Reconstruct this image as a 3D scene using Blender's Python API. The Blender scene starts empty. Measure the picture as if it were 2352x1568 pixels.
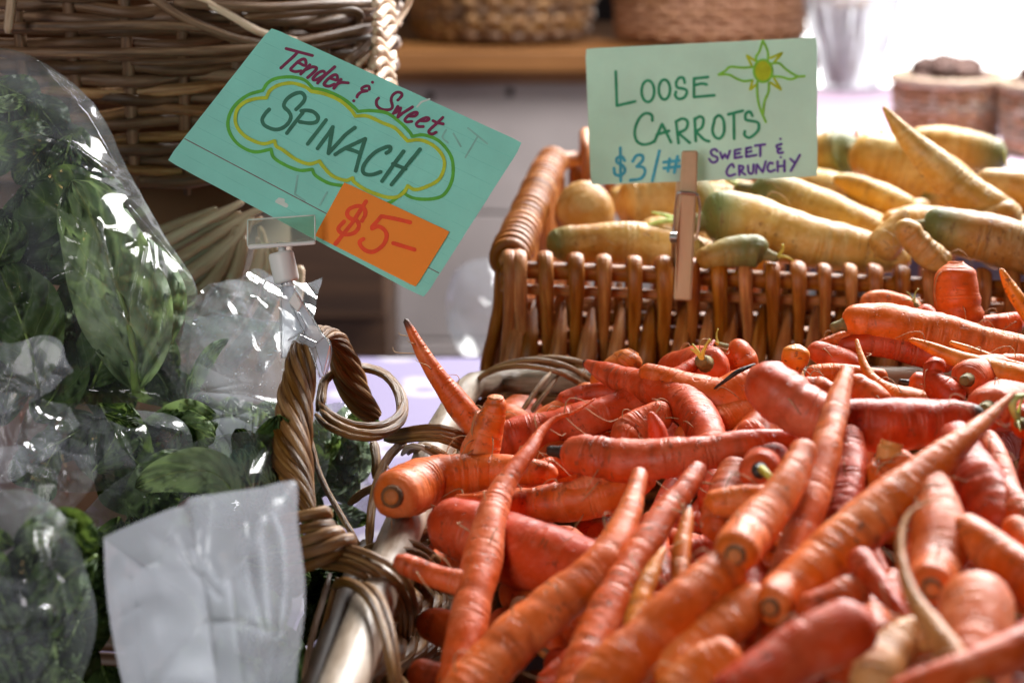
import bpy, math, random
import numpy as np
from mathutils import Vector, noise as mn

sc = bpy.context.scene
random.seed(7)
rng = np.random.default_rng(7)

# ------------------------------------------------------------------ camera
PITCH = math.radians(15.0)
CAMZ = 1.20
F, CX, CY = 4437.6, 1176.0, 784.0          # focal length and centre in pixels of a 2352 px wide view of the photograph
cd = bpy.data.cameras.new('camera')
cam = bpy.data.objects.new('camera', cd)
sc.collection.objects.link(cam)
cam.location = (0, 0, CAMZ)
cam.rotation_euler = (math.pi / 2 - PITCH, 0, 0)
cd.sensor_width = 36.0
cd.sensor_fit = 'HORIZONTAL'
cd.lens = 36.0 * F / 2352.0
cd.clip_start = 0.02
cd.clip_end = 200
cd.dof.use_dof = True
cd.dof.focus_distance = 0.875
cd.dof.aperture_fstop = 9.0
sc.camera = cam

# ------------------------------------------------------------------ light
w = bpy.data.worlds.new('World')
sc.world = w
w.use_nodes = True
bg = w.node_tree.nodes['Background']
bg.inputs[0].default_value = (0.80, 0.86, 1.0, 1)
bg.inputs[1].default_value = 0.02

def area(name, loc, target, sx, sy, power, col):
    l = bpy.data.lights.new(name, 'AREA')
    l.shape = 'RECTANGLE'; l.size = sx; l.size_y = sy
    l.energy = power; l.color = col
    o = bpy.data.objects.new(name, l)
    sc.collection.objects.link(o)
    o.location = loc
    o.rotation_euler = (Vector(target) - Vector(loc)).to_track_quat('-Z', 'Y').to_euler()
    return o
# daylight from the open side of the market, behind and to the right, high up
area('daylight_lamp', (0.70, 2.05, 1.95), (0.10, 0.95, 0.9), 1.3, 0.75, 108, (1.0, 0.985, 0.97))
# weak daylight from the front, over the photographer's shoulder
area('front_lamp', (-1.45, -2.4, 2.05), (0.0, 0.9, 1.08), 1.0, 2.4, 58, (1.0, 0.97, 0.95))
# warm bulb of the hall
l = bpy.data.lights.new('warm_lamp', 'POINT'); l.energy = 2.2; l.color = (1.0, 0.62, 0.25); l.shadow_soft_size = 0.05
o = bpy.data.objects.new('warm_lamp', l); sc.collection.objects.link(o); o.location = (-0.75, 0.35, 2.1)

sc.view_settings.view_transform = 'Standard'
sc.view_settings.look = 'None'
sc.view_settings.exposure = 0.0
sc.view_settings.gamma = 1.0
sc.render.engine = 'CYCLES'
cy = sc.cycles
cy.use_denoising = True
cy.max_bounces = 9; cy.diffuse_bounces = 2; cy.glossy_bounces = 4
cy.transmission_bounces = 8; cy.transparent_max_bounces = 24
cy.caustics_reflective = False; cy.caustics_refractive = False
cy.sample_clamp_indirect = 6.0

# ------------------------------------------------------------------ helpers
SP, CP = math.sin(PITCH), math.cos(PITCH)
S4 = 4096 / 2352.0

def P(vx, vy, z):
    """point seen at pixel (vx, vy) of the 2352 px view, z metres along the view axis"""
    xc = (vx - CX) / F * z
    yc = -(vy - CY) / F * z
    return np.array((xc, z * CP + yc * SP, CAMZ - z * SP + yc * CP))

def zplane(vy, Z):
    """view depth of the horizontal plane at height Z along the pixel row vy"""
    return (CAMZ - Z) / (CP * (vy - CY) / F + SP)

def crop(x0, y0, s):
    """pixels of an enlarged crop -> the 2352 px view"""
    return lambda p: ((x0 + p[0] / s) / S4, (y0 + p[1] / s) / S4)

def wloc(o):
    v = Vector((0, 0, 0))
    while o is not None:
        v = v + o.location
        o = o.parent
    return v

def tag(o, label=None, cat=None, group=None, kind=None):
    if label: o['label'] = label
    if cat: o['category'] = cat
    if group: o['group'] = group
    if kind: o['kind'] = kind
    return o

def thing(name, loc, label, cat, group=None):
    o = bpy.data.objects.new(name, None)
    o.empty_display_size = 0.02
    sc.collection.objects.link(o)
    o.location = Vector(loc)
    return tag(o, label, cat, group)

def build(name, verts, faces, mat, parent=None, smooth=True, uv=None, attrs=None, origin=None):
    v = np.asarray(verts, dtype=float)
    if parent is not None:
        off = np.array(wloc(parent))
    else:
        off = np.array(origin) if origin is not None else np.array((v[:, 0].mean(), v[:, 1].mean(), v[:, 2].min()))
    own = v.mean(axis=0) if parent is not None else off
    me = bpy.data.meshes.new(name)
    me.from_pydata((v - own).tolist(), [], faces)
    if smooth:
        me.polygons.foreach_set('use_smooth', [True] * len(me.polygons))
    if uv is not None:
        ul = me.uv_layers.new(name='UVMap')
        ul.data.foreach_set('uv', np.asarray(uv, dtype=np.float32).ravel())
    if attrs:
        for k, a in attrs.items():
            at = me.attributes.new(k, 'FLOAT', 'POINT')
            at.data.foreach_set('value', np.asarray(a, dtype=np.float32))
    me.materials.append(mat)
    o = bpy.data.objects.new(name, me)
    sc.collection.objects.link(o)
    if parent is not None:
        o.parent = parent
        o.location = Vector(own - off)
    else:
        o.location = Vector(own)
    return o

class MB:
    """collects geometry of one part"""
    def __init__(s): s.v = []; s.f = []; s.uv = []; s.n = 0
    def add(s, v, f, uv=None):
        v = np.asarray(v); s.v.append(v)
        s.f += [tuple(i + s.n for i in q) for q in f]
        if uv is None: uv = [(0, 0)] * sum(len(q) for q in f)
        s.uv.append(np.asarray(uv, dtype=float).reshape(-1, 2)); s.n += len(v)
        return s
    def build(s, name, mat, parent=None, smooth=True):
        return build(name, np.vstack(s.v), s.f, mat, parent, smooth, np.vstack(s.uv))

def catmull(c, m):
    """m samples, evenly by chord length, of a Catmull-Rom curve through rows of c"""
    c = np.asarray(c, dtype=float)
    if len(c) == 2:
        t = np.linspace(0, 1, m)[:, None]
        return c[0] * (1 - t) + c[1] * t
    e = np.vstack([2 * c[0] - c[1], c, 2 * c[-1] - c[-2]])
    out = []
    k = 14
    for i in range(len(c) - 1):
        p0, p1, p2, p3 = e[i], e[i + 1], e[i + 2], e[i + 3]
        t = np.linspace(0, 1, k, endpoint=False)[:, None]
        out.append(0.5 * (2 * p1 + (p2 - p0) * t + (2 * p0 - 5 * p1 + 4 * p2 - p3) * t ** 2 + (3 * p1 - p0 - 3 * p2 + p3) * t ** 3))
    out.append(c[-1:])
    o = np.vstack(out)
    d = np.r_[0, np.cumsum(np.linalg.norm(np.diff(o[:, :3], axis=0), axis=1))]
    if isinstance(m, np.ndarray):
        q = m * d[-1]
    else:
        q = np.linspace(0, d[-1], m)
    return np.stack([np.interp(q, d, o[:, j]) for j in range(o.shape[1])], axis=1)

VIEW = np.array((0.0, CP, -SP))

def frames(p, ref=None):
    """parallel-transport frames along p, the first normal pointing away from the camera"""
    t = np.gradient(p, axis=0)
    t /= np.linalg.norm(t, axis=1)[:, None] + 1e-12
    r = VIEW if ref is None else np.asarray(ref, float)
    n = r - t[0] * (r @ t[0])
    if np.linalg.norm(n) < 1e-3:
        r = np.array((0.3, 0.2, 0.9)); n = r - t[0] * (r @ t[0])
    n /= np.linalg.norm(n)
    N = [n]
    for i in range(1, len(p)):
        n = N[-1] - t[i] * (N[-1] @ t[i])
        n /= np.linalg.norm(n) + 1e-12
        N.append(n)
    N = np.array(N)
    return t, N, np.cross(t, N)

def tube(p, r, n=8, caps=True, flat=1.0):
    """closed tube round the polyline p; returns verts, faces, loop uvs (u round, v metres along)"""
    p = np.asarray(p, float); m = len(p)
    r = np.broadcast_to(np.asarray(r, float), (m,))
    t, N, B = frames(p)
    a = np.linspace(0, 2 * math.pi, n, endpoint=False)
    ring = N[:, None, :] * np.cos(a)[None, :, None] * flat + B[:, None, :] * np.sin(a)[None, :, None]
    v = (p[:, None, :] + ring * r[:, None, None]).reshape(-1, 3)
    d = np.r_[0, np.cumsum(np.linalg.norm(np.diff(p, axis=0), axis=1))]
    f, uv = [], []
    for i in range(m - 1):
        for j in range(n):
            k = (j + 1) % n
            f.append((i * n + j, i * n + k, (i + 1) * n + k, (i + 1) * n + j))
            uv += [(j / n, d[i]), ((j + 1) / n, d[i]), ((j + 1) / n, d[i + 1]), (j / n, d[i + 1])]
    if caps:
        f.append(tuple(range(n))[::-1]); uv += [(0.5, 0)] * n
        f.append(tuple((m - 1) * n + j for j in range(n))); uv += [(0.5, d[-1])] * n
    return v, f, uv

def rod(name, pts, r, mat, parent=None, n=8, m=None, rough=0.0, flat=1.0):
    """one willow rod: a smooth tube with rounded ends through 3-D points"""
    pts = np.asarray(pts, float)
    rr = np.broadcast_to(np.asarray(r, float), (len(pts),))
    L = np.linalg.norm(np.diff(pts, axis=0), axis=1).sum()
    if m is None: m = int(min(60, max(8, L / 0.006)))
    q = catmull(np.c_[pts, rr], m)
    rad = q[:, 3].copy()
    if rough:
        s0 = random.random() * 50
        rad *= np.array([1 + rough * mn.noise((s0, i * 0.35, 1.7)) for i in range(m)])
    rad[0] *= 0.55; rad[-1] *= 0.55
    v, f, uv = tube(q[:, :3], rad, n, True, flat)
    uv = np.asarray(uv); uv[:, 1] += random.random() * 9
    return build(name, v, f, mat, parent, True, uv)

def box(c, s, R=None):
    c = np.asarray(c, float); h = np.asarray(s, float) / 2
    v = np.array([(x, y, z) for x in (-1, 1) for y in (-1, 1) for z in (-1, 1)]) * h
    if R is not None: v = v @ np.asarray(R).T
    f = [(0, 1, 3, 2), (4, 6, 7, 5), (0, 4, 5, 1), (2, 3, 7, 6), (0, 2, 6, 4), (1, 5, 7, 3)]
    return v + c, f

def bevel(o, wd=0.0015, seg=2):
    m = o.modifiers.new('bevel', 'BEVEL'); m.width = wd; m.segments = seg; m.limit_method = 'ANGLE'
    return o

# ------------------------------------------------------------------ materials
def newmat(name):
    m = bpy.data.materials.new(name); m.use_nodes = True
    nt = m.node_tree
    b = nt.nodes['Principled BSDF']
    return m, nt, b

def nd(nt, typ, **kw):
    n = nt.nodes.new(typ)
    for k, v in kw.items():
        if k.startswith('_'): setattr(n, k[1:], v)
        else: n.inputs[k].default_value = v
    return n

def ramp(nt, fac, stops):
    r = nt.nodes.new('ShaderNodeValToRGB')
    while len(r.color_ramp.elements) < len(stops): r.color_ramp.elements.new(0.5)
    for e, (p, c) in zip(r.color_ramp.elements, stops):
        e.position = p; e.color = (*c, 1) if len(c) == 3 else c
    nt.links.new(fac, r.inputs[0])
    return r.outputs[0]

def mixc(nt, fac, a, b, mode='MIX'):
    m = nt.nodes.new('ShaderNodeMix'); m.data_type = 'RGBA'; m.blend_type = mode
    for sock, val in ((m.inputs[0], fac), (m.inputs[6], a), (m.inputs[7], b)):
        if isinstance(val, (int, float)): sock.default_value = val
        elif isinstance(val, tuple): sock.default_value = (*val, 1)
        else: nt.links.new(val, sock)
    return m.outputs[2]

def mth(nt, op, a, b=0.0, c=0.0):
    m = nt.nodes.new('ShaderNodeMath'); m.operation = op
    for i, val in enumerate((a, b, c)):
        if isinstance(val, (int, float)): m.inputs[i].default_value = val
        else: nt.links.new(val, m.inputs[i])
    return m.outputs[0]

def coords(nt, which, scale=(1, 1, 1), rnd=True):
    tc = nt.nodes.new('ShaderNodeTexCoord')
    mp = nt.nodes.new('ShaderNodeMapping')
    mp.inputs['Scale'].default_value = scale
    nt.links.new(tc.outputs[which], mp.inputs[0])
    if rnd:
        oi = nt.nodes.new('ShaderNodeObjectInfo')
        k = mth(nt, 'MULTIPLY', oi.outputs['Random'], 37.0)
        cx = nt.nodes.new('ShaderNodeCombineXYZ')
        for i in range(3): nt.links.new(k, cx.inputs[i])
        nt.links.new(cx.outputs[0], mp.inputs['Location'])
    return mp.outputs[0]

def noise(nt, vec, scale, detail=3.0, rough=0.55):
    n = nd(nt, 'ShaderNodeTexNoise', Scale=scale, Detail=detail, Roughness=rough)
    nt.links.new(vec, n.inputs['Vector'])
    return n.outputs['Fac']

def bump(nt, b, h, strength, dist):
    n = nd(nt, 'ShaderNodeBump', Strength=strength, Distance=dist)
    nt.links.new(h, n.inputs['Height'])
    nt.links.new(n.outputs[0], b.inputs['Normal'])

def orand(nt):
    return nt.nodes.new('ShaderNodeObjectInfo').outputs['Random']

def mat_carrot(name, deep, mid, pale, tipc, green=None):
    m, nt, b = newmat(name)
    ob = coords(nt, 'Object')
    n1 = noise(nt, ob, 26, 5, 0.68)
    col = ramp(nt, n1, [(0.30, deep), (0.52, mid), (0.78, pale)])
    # rings round the root
    uvr = coords(nt, 'UV', (1.1, 190, 1))
    n2 = noise(nt, uvr, 1.0, 2.5, 0.6)
    lines = ramp(nt, n2, [(0.50, (0, 0, 0)), (0.60, (1, 1, 1)), (0.68, (0, 0, 0))])
    br = ramp(nt, noise(nt, ob, 60, 2), [(0.42, (0, 0, 0)), (0.6, (1, 1, 1))])
    lmask = mixc(nt, 1.0, lines, br, 'MULTIPLY')
    col = mixc(nt, mth(nt, 'MULTIPLY', lmask, 0.42), col, pale)
    # dry bloom
    dust = ramp(nt, noise(nt, ob, 130, 5, 0.7), [(0.52, (0, 0, 0)), (0.75, (1, 1, 1))])
    col = mixc(nt, mth(nt, 'MULTIPLY', dust, 0.36), col, tuple(min(1, c * 1.1 + 0.08) for c in pale))
    # own tone
    r = orand(nt)
    hs = nt.nodes.new('ShaderNodeHueSaturation')
    nt.links.new(mth(nt, 'MULTIPLY_ADD', r, 0.018, 0.494), hs.inputs['Hue'])
    nt.links.new(mth(nt, 'MULTIPLY_ADD', r, 0.25, 0.86), hs.inputs['Value'])
    nt.links.new(col, hs.inputs['Color'])
    col = hs.outputs[0]
    a = nt.nodes.new('ShaderNodeAttribute'); a.attribute_name = 'tipd'
    col = mixc(nt, a.outputs['Fac'], col, tipc)
    if green:
        g = nt.nodes.new('ShaderNodeAttribute'); g.attribute_name = 'headd'
        gm = mth(nt, 'MULTIPLY', g.outputs['Fac'], mth(nt, 'MULTIPLY_ADD', n1, 1.1, 0.42))
        gm.node.use_clamp = True
        col = mixc(nt, gm, col, green)
    # crease shade painted into the colour as a darker skin tone
    ca = nt.nodes.new('ShaderNodeAttribute'); ca.attribute_name = 'crs'
    cm_ = mth(nt, 'MULTIPLY', ca.outputs['Fac'], mth(nt, 'MULTIPLY_ADD', noise(nt, ob, 70, 3), 2.2, -0.55)); cm_.node.use_clamp = True
    col = mixc(nt, mth(nt, 'MULTIPLY', cm_, 0.8), col, tuple(c * f_ for c, f_ in zip(deep, (0.42, 0.6, 1.0))))
    # soil specks and scars
    sp = ramp(nt, noise(nt, ob, 270, 3, 0.62), [(0.615, (0, 0, 0)), (0.67, (1, 1, 1))])
    sm = ramp(nt, noise(nt, ob, 40, 3), [(0.42, (0, 0, 0)), (0.62, (1, 1, 1))])
    col = mixc(nt, mth(nt, 'MULTIPLY', mixc(nt, 1.0, sp, sm, 'MULTIPLY'), 0.6), col, (0.10, 0.035, 0.014))
    uvs = coords(nt, 'UV', (9, 420, 1))
    sc2 = ramp(nt, noise(nt, uvs, 1.0, 1), [(0.65, (0, 0, 0)), (0.70, (1, 1, 1))])
    col = mixc(nt, mth(nt, 'MULTIPLY', mixc(nt, 1.0, sc2, sm, 'MULTIPLY'), 0.6), col, (0.16, 0.06, 0.025))
    nt.links.new(col, b.inputs['Base Color'])
    rg = mth(nt, 'MULTIPLY_ADD', noise(nt, ob, 90, 3), 0.30, 0.30)
    nt.links.new(mth(nt, 'ADD', rg, mth(nt, 'MULTIPLY', dust, 0.18)), b.inputs['Roughness'])
    b.inputs['Specular IOR Level'].default_value = 0.32
    h = mth(nt, 'ADD', mth(nt, 'MULTIPLY', lmask, -0.55), mth(nt, 'MULTIPLY', noise(nt, ob, 160, 3), 0.7))
    h = mth(nt, 'SUBTRACT', h, mth(nt, 'MULTIPLY', sp, 0.3))
    bump(nt, b, h, 0.75, 0.0010)
    return m

def mat_rod(name, dark, mid, light, rough=0.45, streak=1.0, spots=0.5):
    m, nt, b = newmat(name)
    uv = coords(nt, 'UV', (7, 26, 1))
    n1 = noise(nt, uv, 1.0, 5, 0.65)
    col = ramp(nt, n1, [(0.28, dark), (0.5, mid), (0.75, light)])
    uv2 = coords(nt, 'UV', (22, 60, 1))
    s = ramp(nt, noise(nt, uv2, 1.0, 3, 0.7), [(0.56, (0, 0, 0)), (0.72, (1, 1, 1))])
    col = mixc(nt, mth(nt, 'MULTIPLY', s, 0.6 * spots), col, tuple(c * 0.16 for c in mid))
    r = orand(nt)
    hs = nt.nodes.new('ShaderNodeHueSaturation')
    nt.links.new(mth(nt, 'MULTIPLY_ADD', r, 0.55, 0.68), hs.inputs['Value'])
    nt.links.new(mth(nt, 'MULTIPLY_ADD', r, -0.18, 1.12), hs.inputs['Saturation'])
    nt.links.new(col, hs.inputs['Color'])
    nt.links.new(hs.outputs[0], b.inputs['Base Color'])
    nt.links.new(mth(nt, 'MULTIPLY_ADD', n1, 0.3, rough - 0.15), b.inputs['Roughness'])
    b.inputs['Specular IOR Level'].default_value = 0.45
    uv3 = coords(nt, 'UV', (16, 40, 1))
    bump(nt, b, noise(nt, uv3, 1.0, 4), 0.5 * streak, 0.0012)
    return m

def mat_plain(name, col, rough=0.6, var=0.15, scale=30, bmp=0.15, bd=0.001, spec=0.4, which='Object'):
    m, nt, b = newmat(name)
    ob = coords(nt, which)
    n = noise(nt, ob, scale, 4)
    lo = tuple(c * (1 - var) for c in col); hi = tuple(min(1, c * (1 + var)) for c in col)
    nt.links.new(ramp(nt, n, [(0.3, lo), (0.7, hi)]), b.inputs['Base Color'])
    b.inputs['Roughness'].default_value = rough
    b.inputs['Specular IOR Level'].default_value = spec
    if bmp: bump(nt, b, noise(nt, ob, scale * 4, 3), bmp, bd)
    return m

def mat_wood(name, dark, light, rough=0.55, sc_=(3, 40, 40)):
    m, nt, b = newmat(name)
    ob = coords(nt, 'Object', sc_)
    n = noise(nt, ob, 1.0, 6, 0.65)
    nt.links.new(ramp(nt, n, [(0.3, dark), (0.7, light)]), b.inputs['Base Color'])
    b.inputs['Roughness'].default_value = rough
    bump(nt, b, n, 0.25, 0.001)
    return m

def mat_plastic(name, tint=(1, 1, 1), haze=0.10, gloss=1.0, fog_scale=18.0, fog=0.35, rough=0.06, bscale=70, bstr=0.35, bdist=0.002, wet=0.7, through=0.5):
    """thin clear film: see-through with sharp reflections, faint haze and breath of condensation"""
    m, nt, b = newmat(name)
    nt.nodes.remove(b)
    out = nt.nodes['Material Output']
    ob = coords(nt, 'Object')
    tr = nd(nt, 'ShaderNodeBsdfTransparent', Color=(*tint, 1))
    gl = nd(nt, 'ShaderNodeBsdfGlossy', Color=(1, 1, 1, 1), Roughness=rough)
    df = nd(nt, 'ShaderNodeBsdfDiffuse', Color=(0.76, 0.81, 0.89, 1))
    tl = nd(nt, 'ShaderNodeBsdfTranslucent', Color=(0.76, 0.81, 0.89, 1))
    milk = nt.nodes.new('ShaderNodeMixShader'); milk.inputs[0].default_value = through
    nt.links.new(df.outputs[0], milk.inputs[1]); nt.links.new(tl.outputs[0], milk.inputs[2])
    f1 = ramp(nt, noise(nt, ob, fog_scale, 4, 0.6), [(0.42, (0, 0, 0)), (0.68, (1, 1, 1))])
    drops = ramp(nt, noise(nt, ob, 420, 1), [(0.70, (0, 0, 0)), (0.74, (1, 1, 1))])
    fac = mth(nt, 'MULTIPLY_ADD', f1, fog, haze)
    fac = mth(nt, 'ADD', fac, mth(nt, 'MULTIPLY', drops, fog * wet)); fac.node.use_clamp = True
    m1 = nt.nodes.new('ShaderNodeMixShader')
    nt.links.new(fac, m1.inputs[0]); nt.links.new(tr.outputs[0], m1.inputs[1]); nt.links.new(milk.outputs[0], m1.inputs[2])
    bn = nd(nt, 'ShaderNodeBump', Strength=bstr, Distance=bdist)
    wn = nd(nt, 'ShaderNodeTexVoronoi', Scale=bscale * 0.45); wn.feature = 'DISTANCE_TO_EDGE'
    wn.inputs['Randomness'].default_value = 1.0
    ob2 = coords(nt, 'Object', (1.0, 1.0, 0.28))
    nt.links.new(ob2, wn.inputs['Vector'])
    hh = mth(nt, 'ADD', mth(nt, 'MULTIPLY', wn.outputs['Distance'], 0.6), noise(nt, ob2, bscale, 2, 0.5))
    nt.links.new(hh, bn.inputs['Height'])
    nt.links.new(bn.outputs[0], gl.inputs['Normal'])
    lw = nd(nt, 'ShaderNodeLayerWeight', Blend=0.28)
    nt.links.new(bn.outputs[0], lw.inputs['Normal'])
    gf = mth(nt, 'MULTIPLY', mth(nt, 'MULTIPLY_ADD', lw.outputs['Fresnel'], 0.42, 0.030), gloss); gf.node.use_clamp = True
    m2 = nt.nodes.new('ShaderNodeMixShader')
    nt.links.new(gf, m2.inputs[0]); nt.links.new(m1.outputs[0], m2.inputs[1]); nt.links.new(gl.outputs[0], m2.inputs[2])
    nt.links.new(m2.outputs[0], out.inputs['Surface'])
    return m

def mat_leaf(name, dark, light, vein):
    m, nt, b = newmat(name)
    ob = coords(nt, 'Object')
    uv = coords(nt, 'UV', (1, 1, 1), rnd=False)
    sx = nt.nodes.new('ShaderNodeSeparateXYZ'); nt.links.new(uv, sx.inputs[0])
    n1 = noise(nt, ob, 38, 3, 0.5)
    col = ramp(nt, n1, [(0.2, dark), (0.8, light)])
    au = mth(nt, 'ABSOLUTE', sx.outputs[0])
    # side veins slant away from the midrib
    q = mth(nt, 'SUBTRACT', mth(nt, 'MULTIPLY', sx.outputs[1], 6.0), mth(nt, 'MULTIPLY', au, 2.4))
    q = mth(nt, 'ADD', q, mth(nt, 'MULTIPLY', n1, 1.2))
    fr = mth(nt, 'ABSOLUTE', mth(nt, 'SUBTRACT', mth(nt, 'FRACT', q), 0.5))
    vn = ramp(nt, fr, [(0.0, (1, 1, 1)), (0.06, (0, 0, 0))])
    mid = ramp(nt, au, [(0.0, (1, 1, 1)), (0.07, (0, 0, 0))])
    fac = mth(nt, 'MAXIMUM', mth(nt, 'MULTIPLY', vn, 0.55), mid)
    col = mixc(nt, mth(nt, 'MULTIPLY', fac, 0.7), col, vein)
    nt.links.new(col, b.inputs['Base Color'])
    b.inputs['Roughness'].default_value = 0.5
    b.inputs['Specular IOR Level'].default_value = 0.3
    b.inputs['Transmission Weight'].default_value = 0.0
    bump(nt, b, mth(nt, 'SUBTRACT', noise(nt, ob, 70, 2), mth(nt, 'MULTIPLY', fac, 0.6)), 0.3, 0.002)
    tl = nt.nodes.new('ShaderNodeBsdfTranslucent'); nt.links.new(mixc(nt, 0.35, col, (0.30, 0.42, 0.05)), tl.inputs['Color'])
    mx = nt.nodes.new('ShaderNodeMixShader'); mx.inputs[0].default_value = 0.30
    nt.links.new(b.outputs[0], mx.inputs[1]); nt.links.new(tl.outputs[0], mx.inputs[2])
    nt.links.new(mx.outputs[0], nt.nodes['Material Output'].inputs['Surface'])
    return m

M = {}
M['carrot'] = mat_carrot('carrot_skin', (0.48, 0.042, 0.003), (0.68, 0.088, 0.010), (0.82, 0.225, 0.095), (0.035, 0.022, 0.014))
M['pale_carrot'] = mat_carrot('pale_root_skin', (0.52, 0.17, 0.035), (0.66, 0.28, 0.08), (0.76, 0.46, 0.21), (0.10, 0.05, 0.02))
M['tip_carrot'] = mat_carrot('orange_root_skin', (0.58, 0.10, 0.006), (0.72, 0.165, 0.012), (0.82, 0.31, 0.07), (0.06, 0.03, 0.015))
M['yellow'] = mat_carrot('yellow_carrot_skin', (0.40, 0.155, 0.020), (0.55, 0.28, 0.058), (0.72, 0.53, 0.25), (0.12, 0.05, 0.02), green=(0.15, 0.165, 0.055))
M['scar'] = mat_plain('crown_scar_cork', (0.16, 0.075, 0.032), 0.8, 0.5, 200, 0.6)
M['core'] = mat_plain('cut_core', (0.52, 0.16, 0.035), 0.6, 0.3, 150, 0.4)
M['stub'] = mat_plain('stem_stub', (0.20, 0.16, 0.055), 0.7, 0.5, 160, 0.6)
M['dark_stub'] = mat_plain('withered_stem', (0.022, 0.016, 0.012), 0.5, 0.5, 160, 0.6)
M['sprout'] = mat_plain('new_sprout', (0.62, 0.52, 0.08), 0.5, 0.3, 150, 0.3)
M['green_sprout'] = mat_plain('pale_green_sprout', (0.50, 0.55, 0.16), 0.5, 0.3, 150, 0.3)
M['hair'] = mat_plain('root_hair', (0.42, 0.25, 0.12), 0.7, 0.3, 150, 0)
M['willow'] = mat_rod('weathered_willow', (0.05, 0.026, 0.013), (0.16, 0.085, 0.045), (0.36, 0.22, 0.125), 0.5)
M['willow_light'] = mat_rod('sunlit_willow', (0.44, 0.27, 0.17), (0.72, 0.52, 0.36), (0.85, 0.70, 0.54), 0.45)  # lit copy of the willow, sunlight put into its colour
M['rattan'] = mat_rod('brown_rattan', (0.055, 0.022, 0.007), (0.25, 0.115, 0.035), (0.56, 0.34, 0.14), 0.38, 2.0, 0.9)
M['pole'] = mat_rod('pole_bark', (0.17, 0.115, 0.075), (0.36, 0.28, 0.21), (0.55, 0.47, 0.39), 0.42, 0.5, 0.8)
M['buff'] = mat_rod('varnished_willow', (0.18, 0.046, 0.009), (0.41, 0.135, 0.030), (0.67, 0.32, 0.095), 0.45, 1.3, 0.5)
M['tan'] = mat_rod('tan_willow', (0.26, 0.11, 0.05), (0.42, 0.21, 0.11), (0.56, 0.33, 0.19), 0.5)
M['pale_tan'] = mat_rod('flare_tan_willow', (0.24, 0.16, 0.11), (0.40, 0.29, 0.21), (0.56, 0.45, 0.35), 0.6)  # tan washed out in colour to stand in for flare
M['plank'] = mat_wood('orange_pine', (0.20, 0.075, 0.018), (0.42, 0.18, 0.05))
M['peg'] = mat_wood('clothespin_beech', (0.50, 0.30, 0.165), (0.68, 0.46, 0.28), 0.55, (60, 60, 6))
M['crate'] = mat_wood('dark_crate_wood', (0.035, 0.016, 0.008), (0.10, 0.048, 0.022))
M['board'] = mat_plain('whitewashed_board', (0.50, 0.44, 0.43), 0.6, 0.12, 6, 0.2)
M['dark_wall'] = mat_plain('dark_wall', (0.045, 0.038, 0.036), 0.9, 0.3, 4, 0)
M['ground'] = mat_plain('concrete_floor', (0.12, 0.10, 0.105), 0.8, 0.3, 5, 0.2)
M['steel'] = mat_plain('spring_steel', (0.55, 0.55, 0.57), 0.28, 0.1, 60, 0, spec=0.5); M['steel'].node_tree.nodes['Principled BSDF'].inputs['Metallic'].default_value = 1.0
M['nylon'] = mat_plain('white_nylon', (0.82, 0.82, 0.80), 0.42, 0.04, 40, 0.05)
M['film'] = mat_plastic('clear_film', (0.985, 0.99, 0.99), 0.022, 0.85, 11, 0.15, 0.11, 24, 0.06, 0.002)
M['crumpled'] = mat_plastic('crumpled_film', (0.98, 0.985, 0.99), 0.09, 0.6, 22, 0.16, 0.14, 20, 0.06, 0.002)
M['sleeve'] = mat_plastic('soft_sleeve_film', (0.97, 0.97, 0.98), 0.46, 0.15, 22, 0.25, 0.4, 14, 0.06, 0.002)
M['wet_film'] = mat_plastic('wet_film', (0.985, 0.99, 0.99), 0.12, 0.65, 14, 0.26, 0.12, 24, 0.06, 0.002, 1.4)
M['milky'] = mat_plastic('milky_film', (0.96, 0.96, 0.97), 0.27, 0.4, 5, 0.10, 0.24, 6, 0.03, 0.003, 0.0, 0.68)
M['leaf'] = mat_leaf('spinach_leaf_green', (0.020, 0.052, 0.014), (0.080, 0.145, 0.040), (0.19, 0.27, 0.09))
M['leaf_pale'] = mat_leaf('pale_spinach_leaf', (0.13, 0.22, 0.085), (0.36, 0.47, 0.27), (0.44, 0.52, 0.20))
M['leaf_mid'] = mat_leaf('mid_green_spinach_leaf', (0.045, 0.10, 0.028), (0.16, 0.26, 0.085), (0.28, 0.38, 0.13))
M['stem'] = mat_plain('spinach_stem', (0.20, 0.30, 0.07), 0.4, 0.25, 60, 0.2)
M['potato'] = mat_plain('earthy_potato', (0.10, 0.055, 0.045), 0.8, 0.3, 60, 0.3)
M['petal'] = mat_plain('yellow_petal', (0.80, 0.45, 0.02), 0.6, 0.2, 60, 0.1)
# card paper and inks
def mat_paper(name, col, fib=0.06, thru=0.24):
    m, nt, b = newmat(name)
    ob = coords(nt, 'Object')
    n = noise(nt, ob, 35, 5, 0.6)
    n2 = noise(nt, ob, 900, 2)
    c = ramp(nt, n, [(0.3, tuple(x * (1 - fib) for x in col)), (0.7, tuple(min(1, x * (1 + fib)) for x in col))])
    c = mixc(nt, mth(nt, 'MULTIPLY', n2, 0.12), c, tuple(x * 0.7 for x in col))
    nt.links.new(c, b.inputs['Base Color'])
    b.inputs['Roughness'].default_value = 0.55
    b.inputs['Specular IOR Level'].default_value = 0.3
    bump(nt, b, n2, 0.15, 0.0003)
    # paper lets some of the daylight behind it through
    tl = nt.nodes.new('ShaderNodeBsdfTranslucent'); nt.links.new(c, tl.inputs['Color'])
    mx = nt.nodes.new('ShaderNodeMixShader'); mx.inputs[0].default_value = thru
    nt.links.new(b.outputs[0], mx.inputs[1]); nt.links.new(tl.outputs[0], mx.inputs[2])
    nt.links.new(mx.outputs[0], nt.nodes['Material Output'].inputs['Surface'])
    return m
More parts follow.
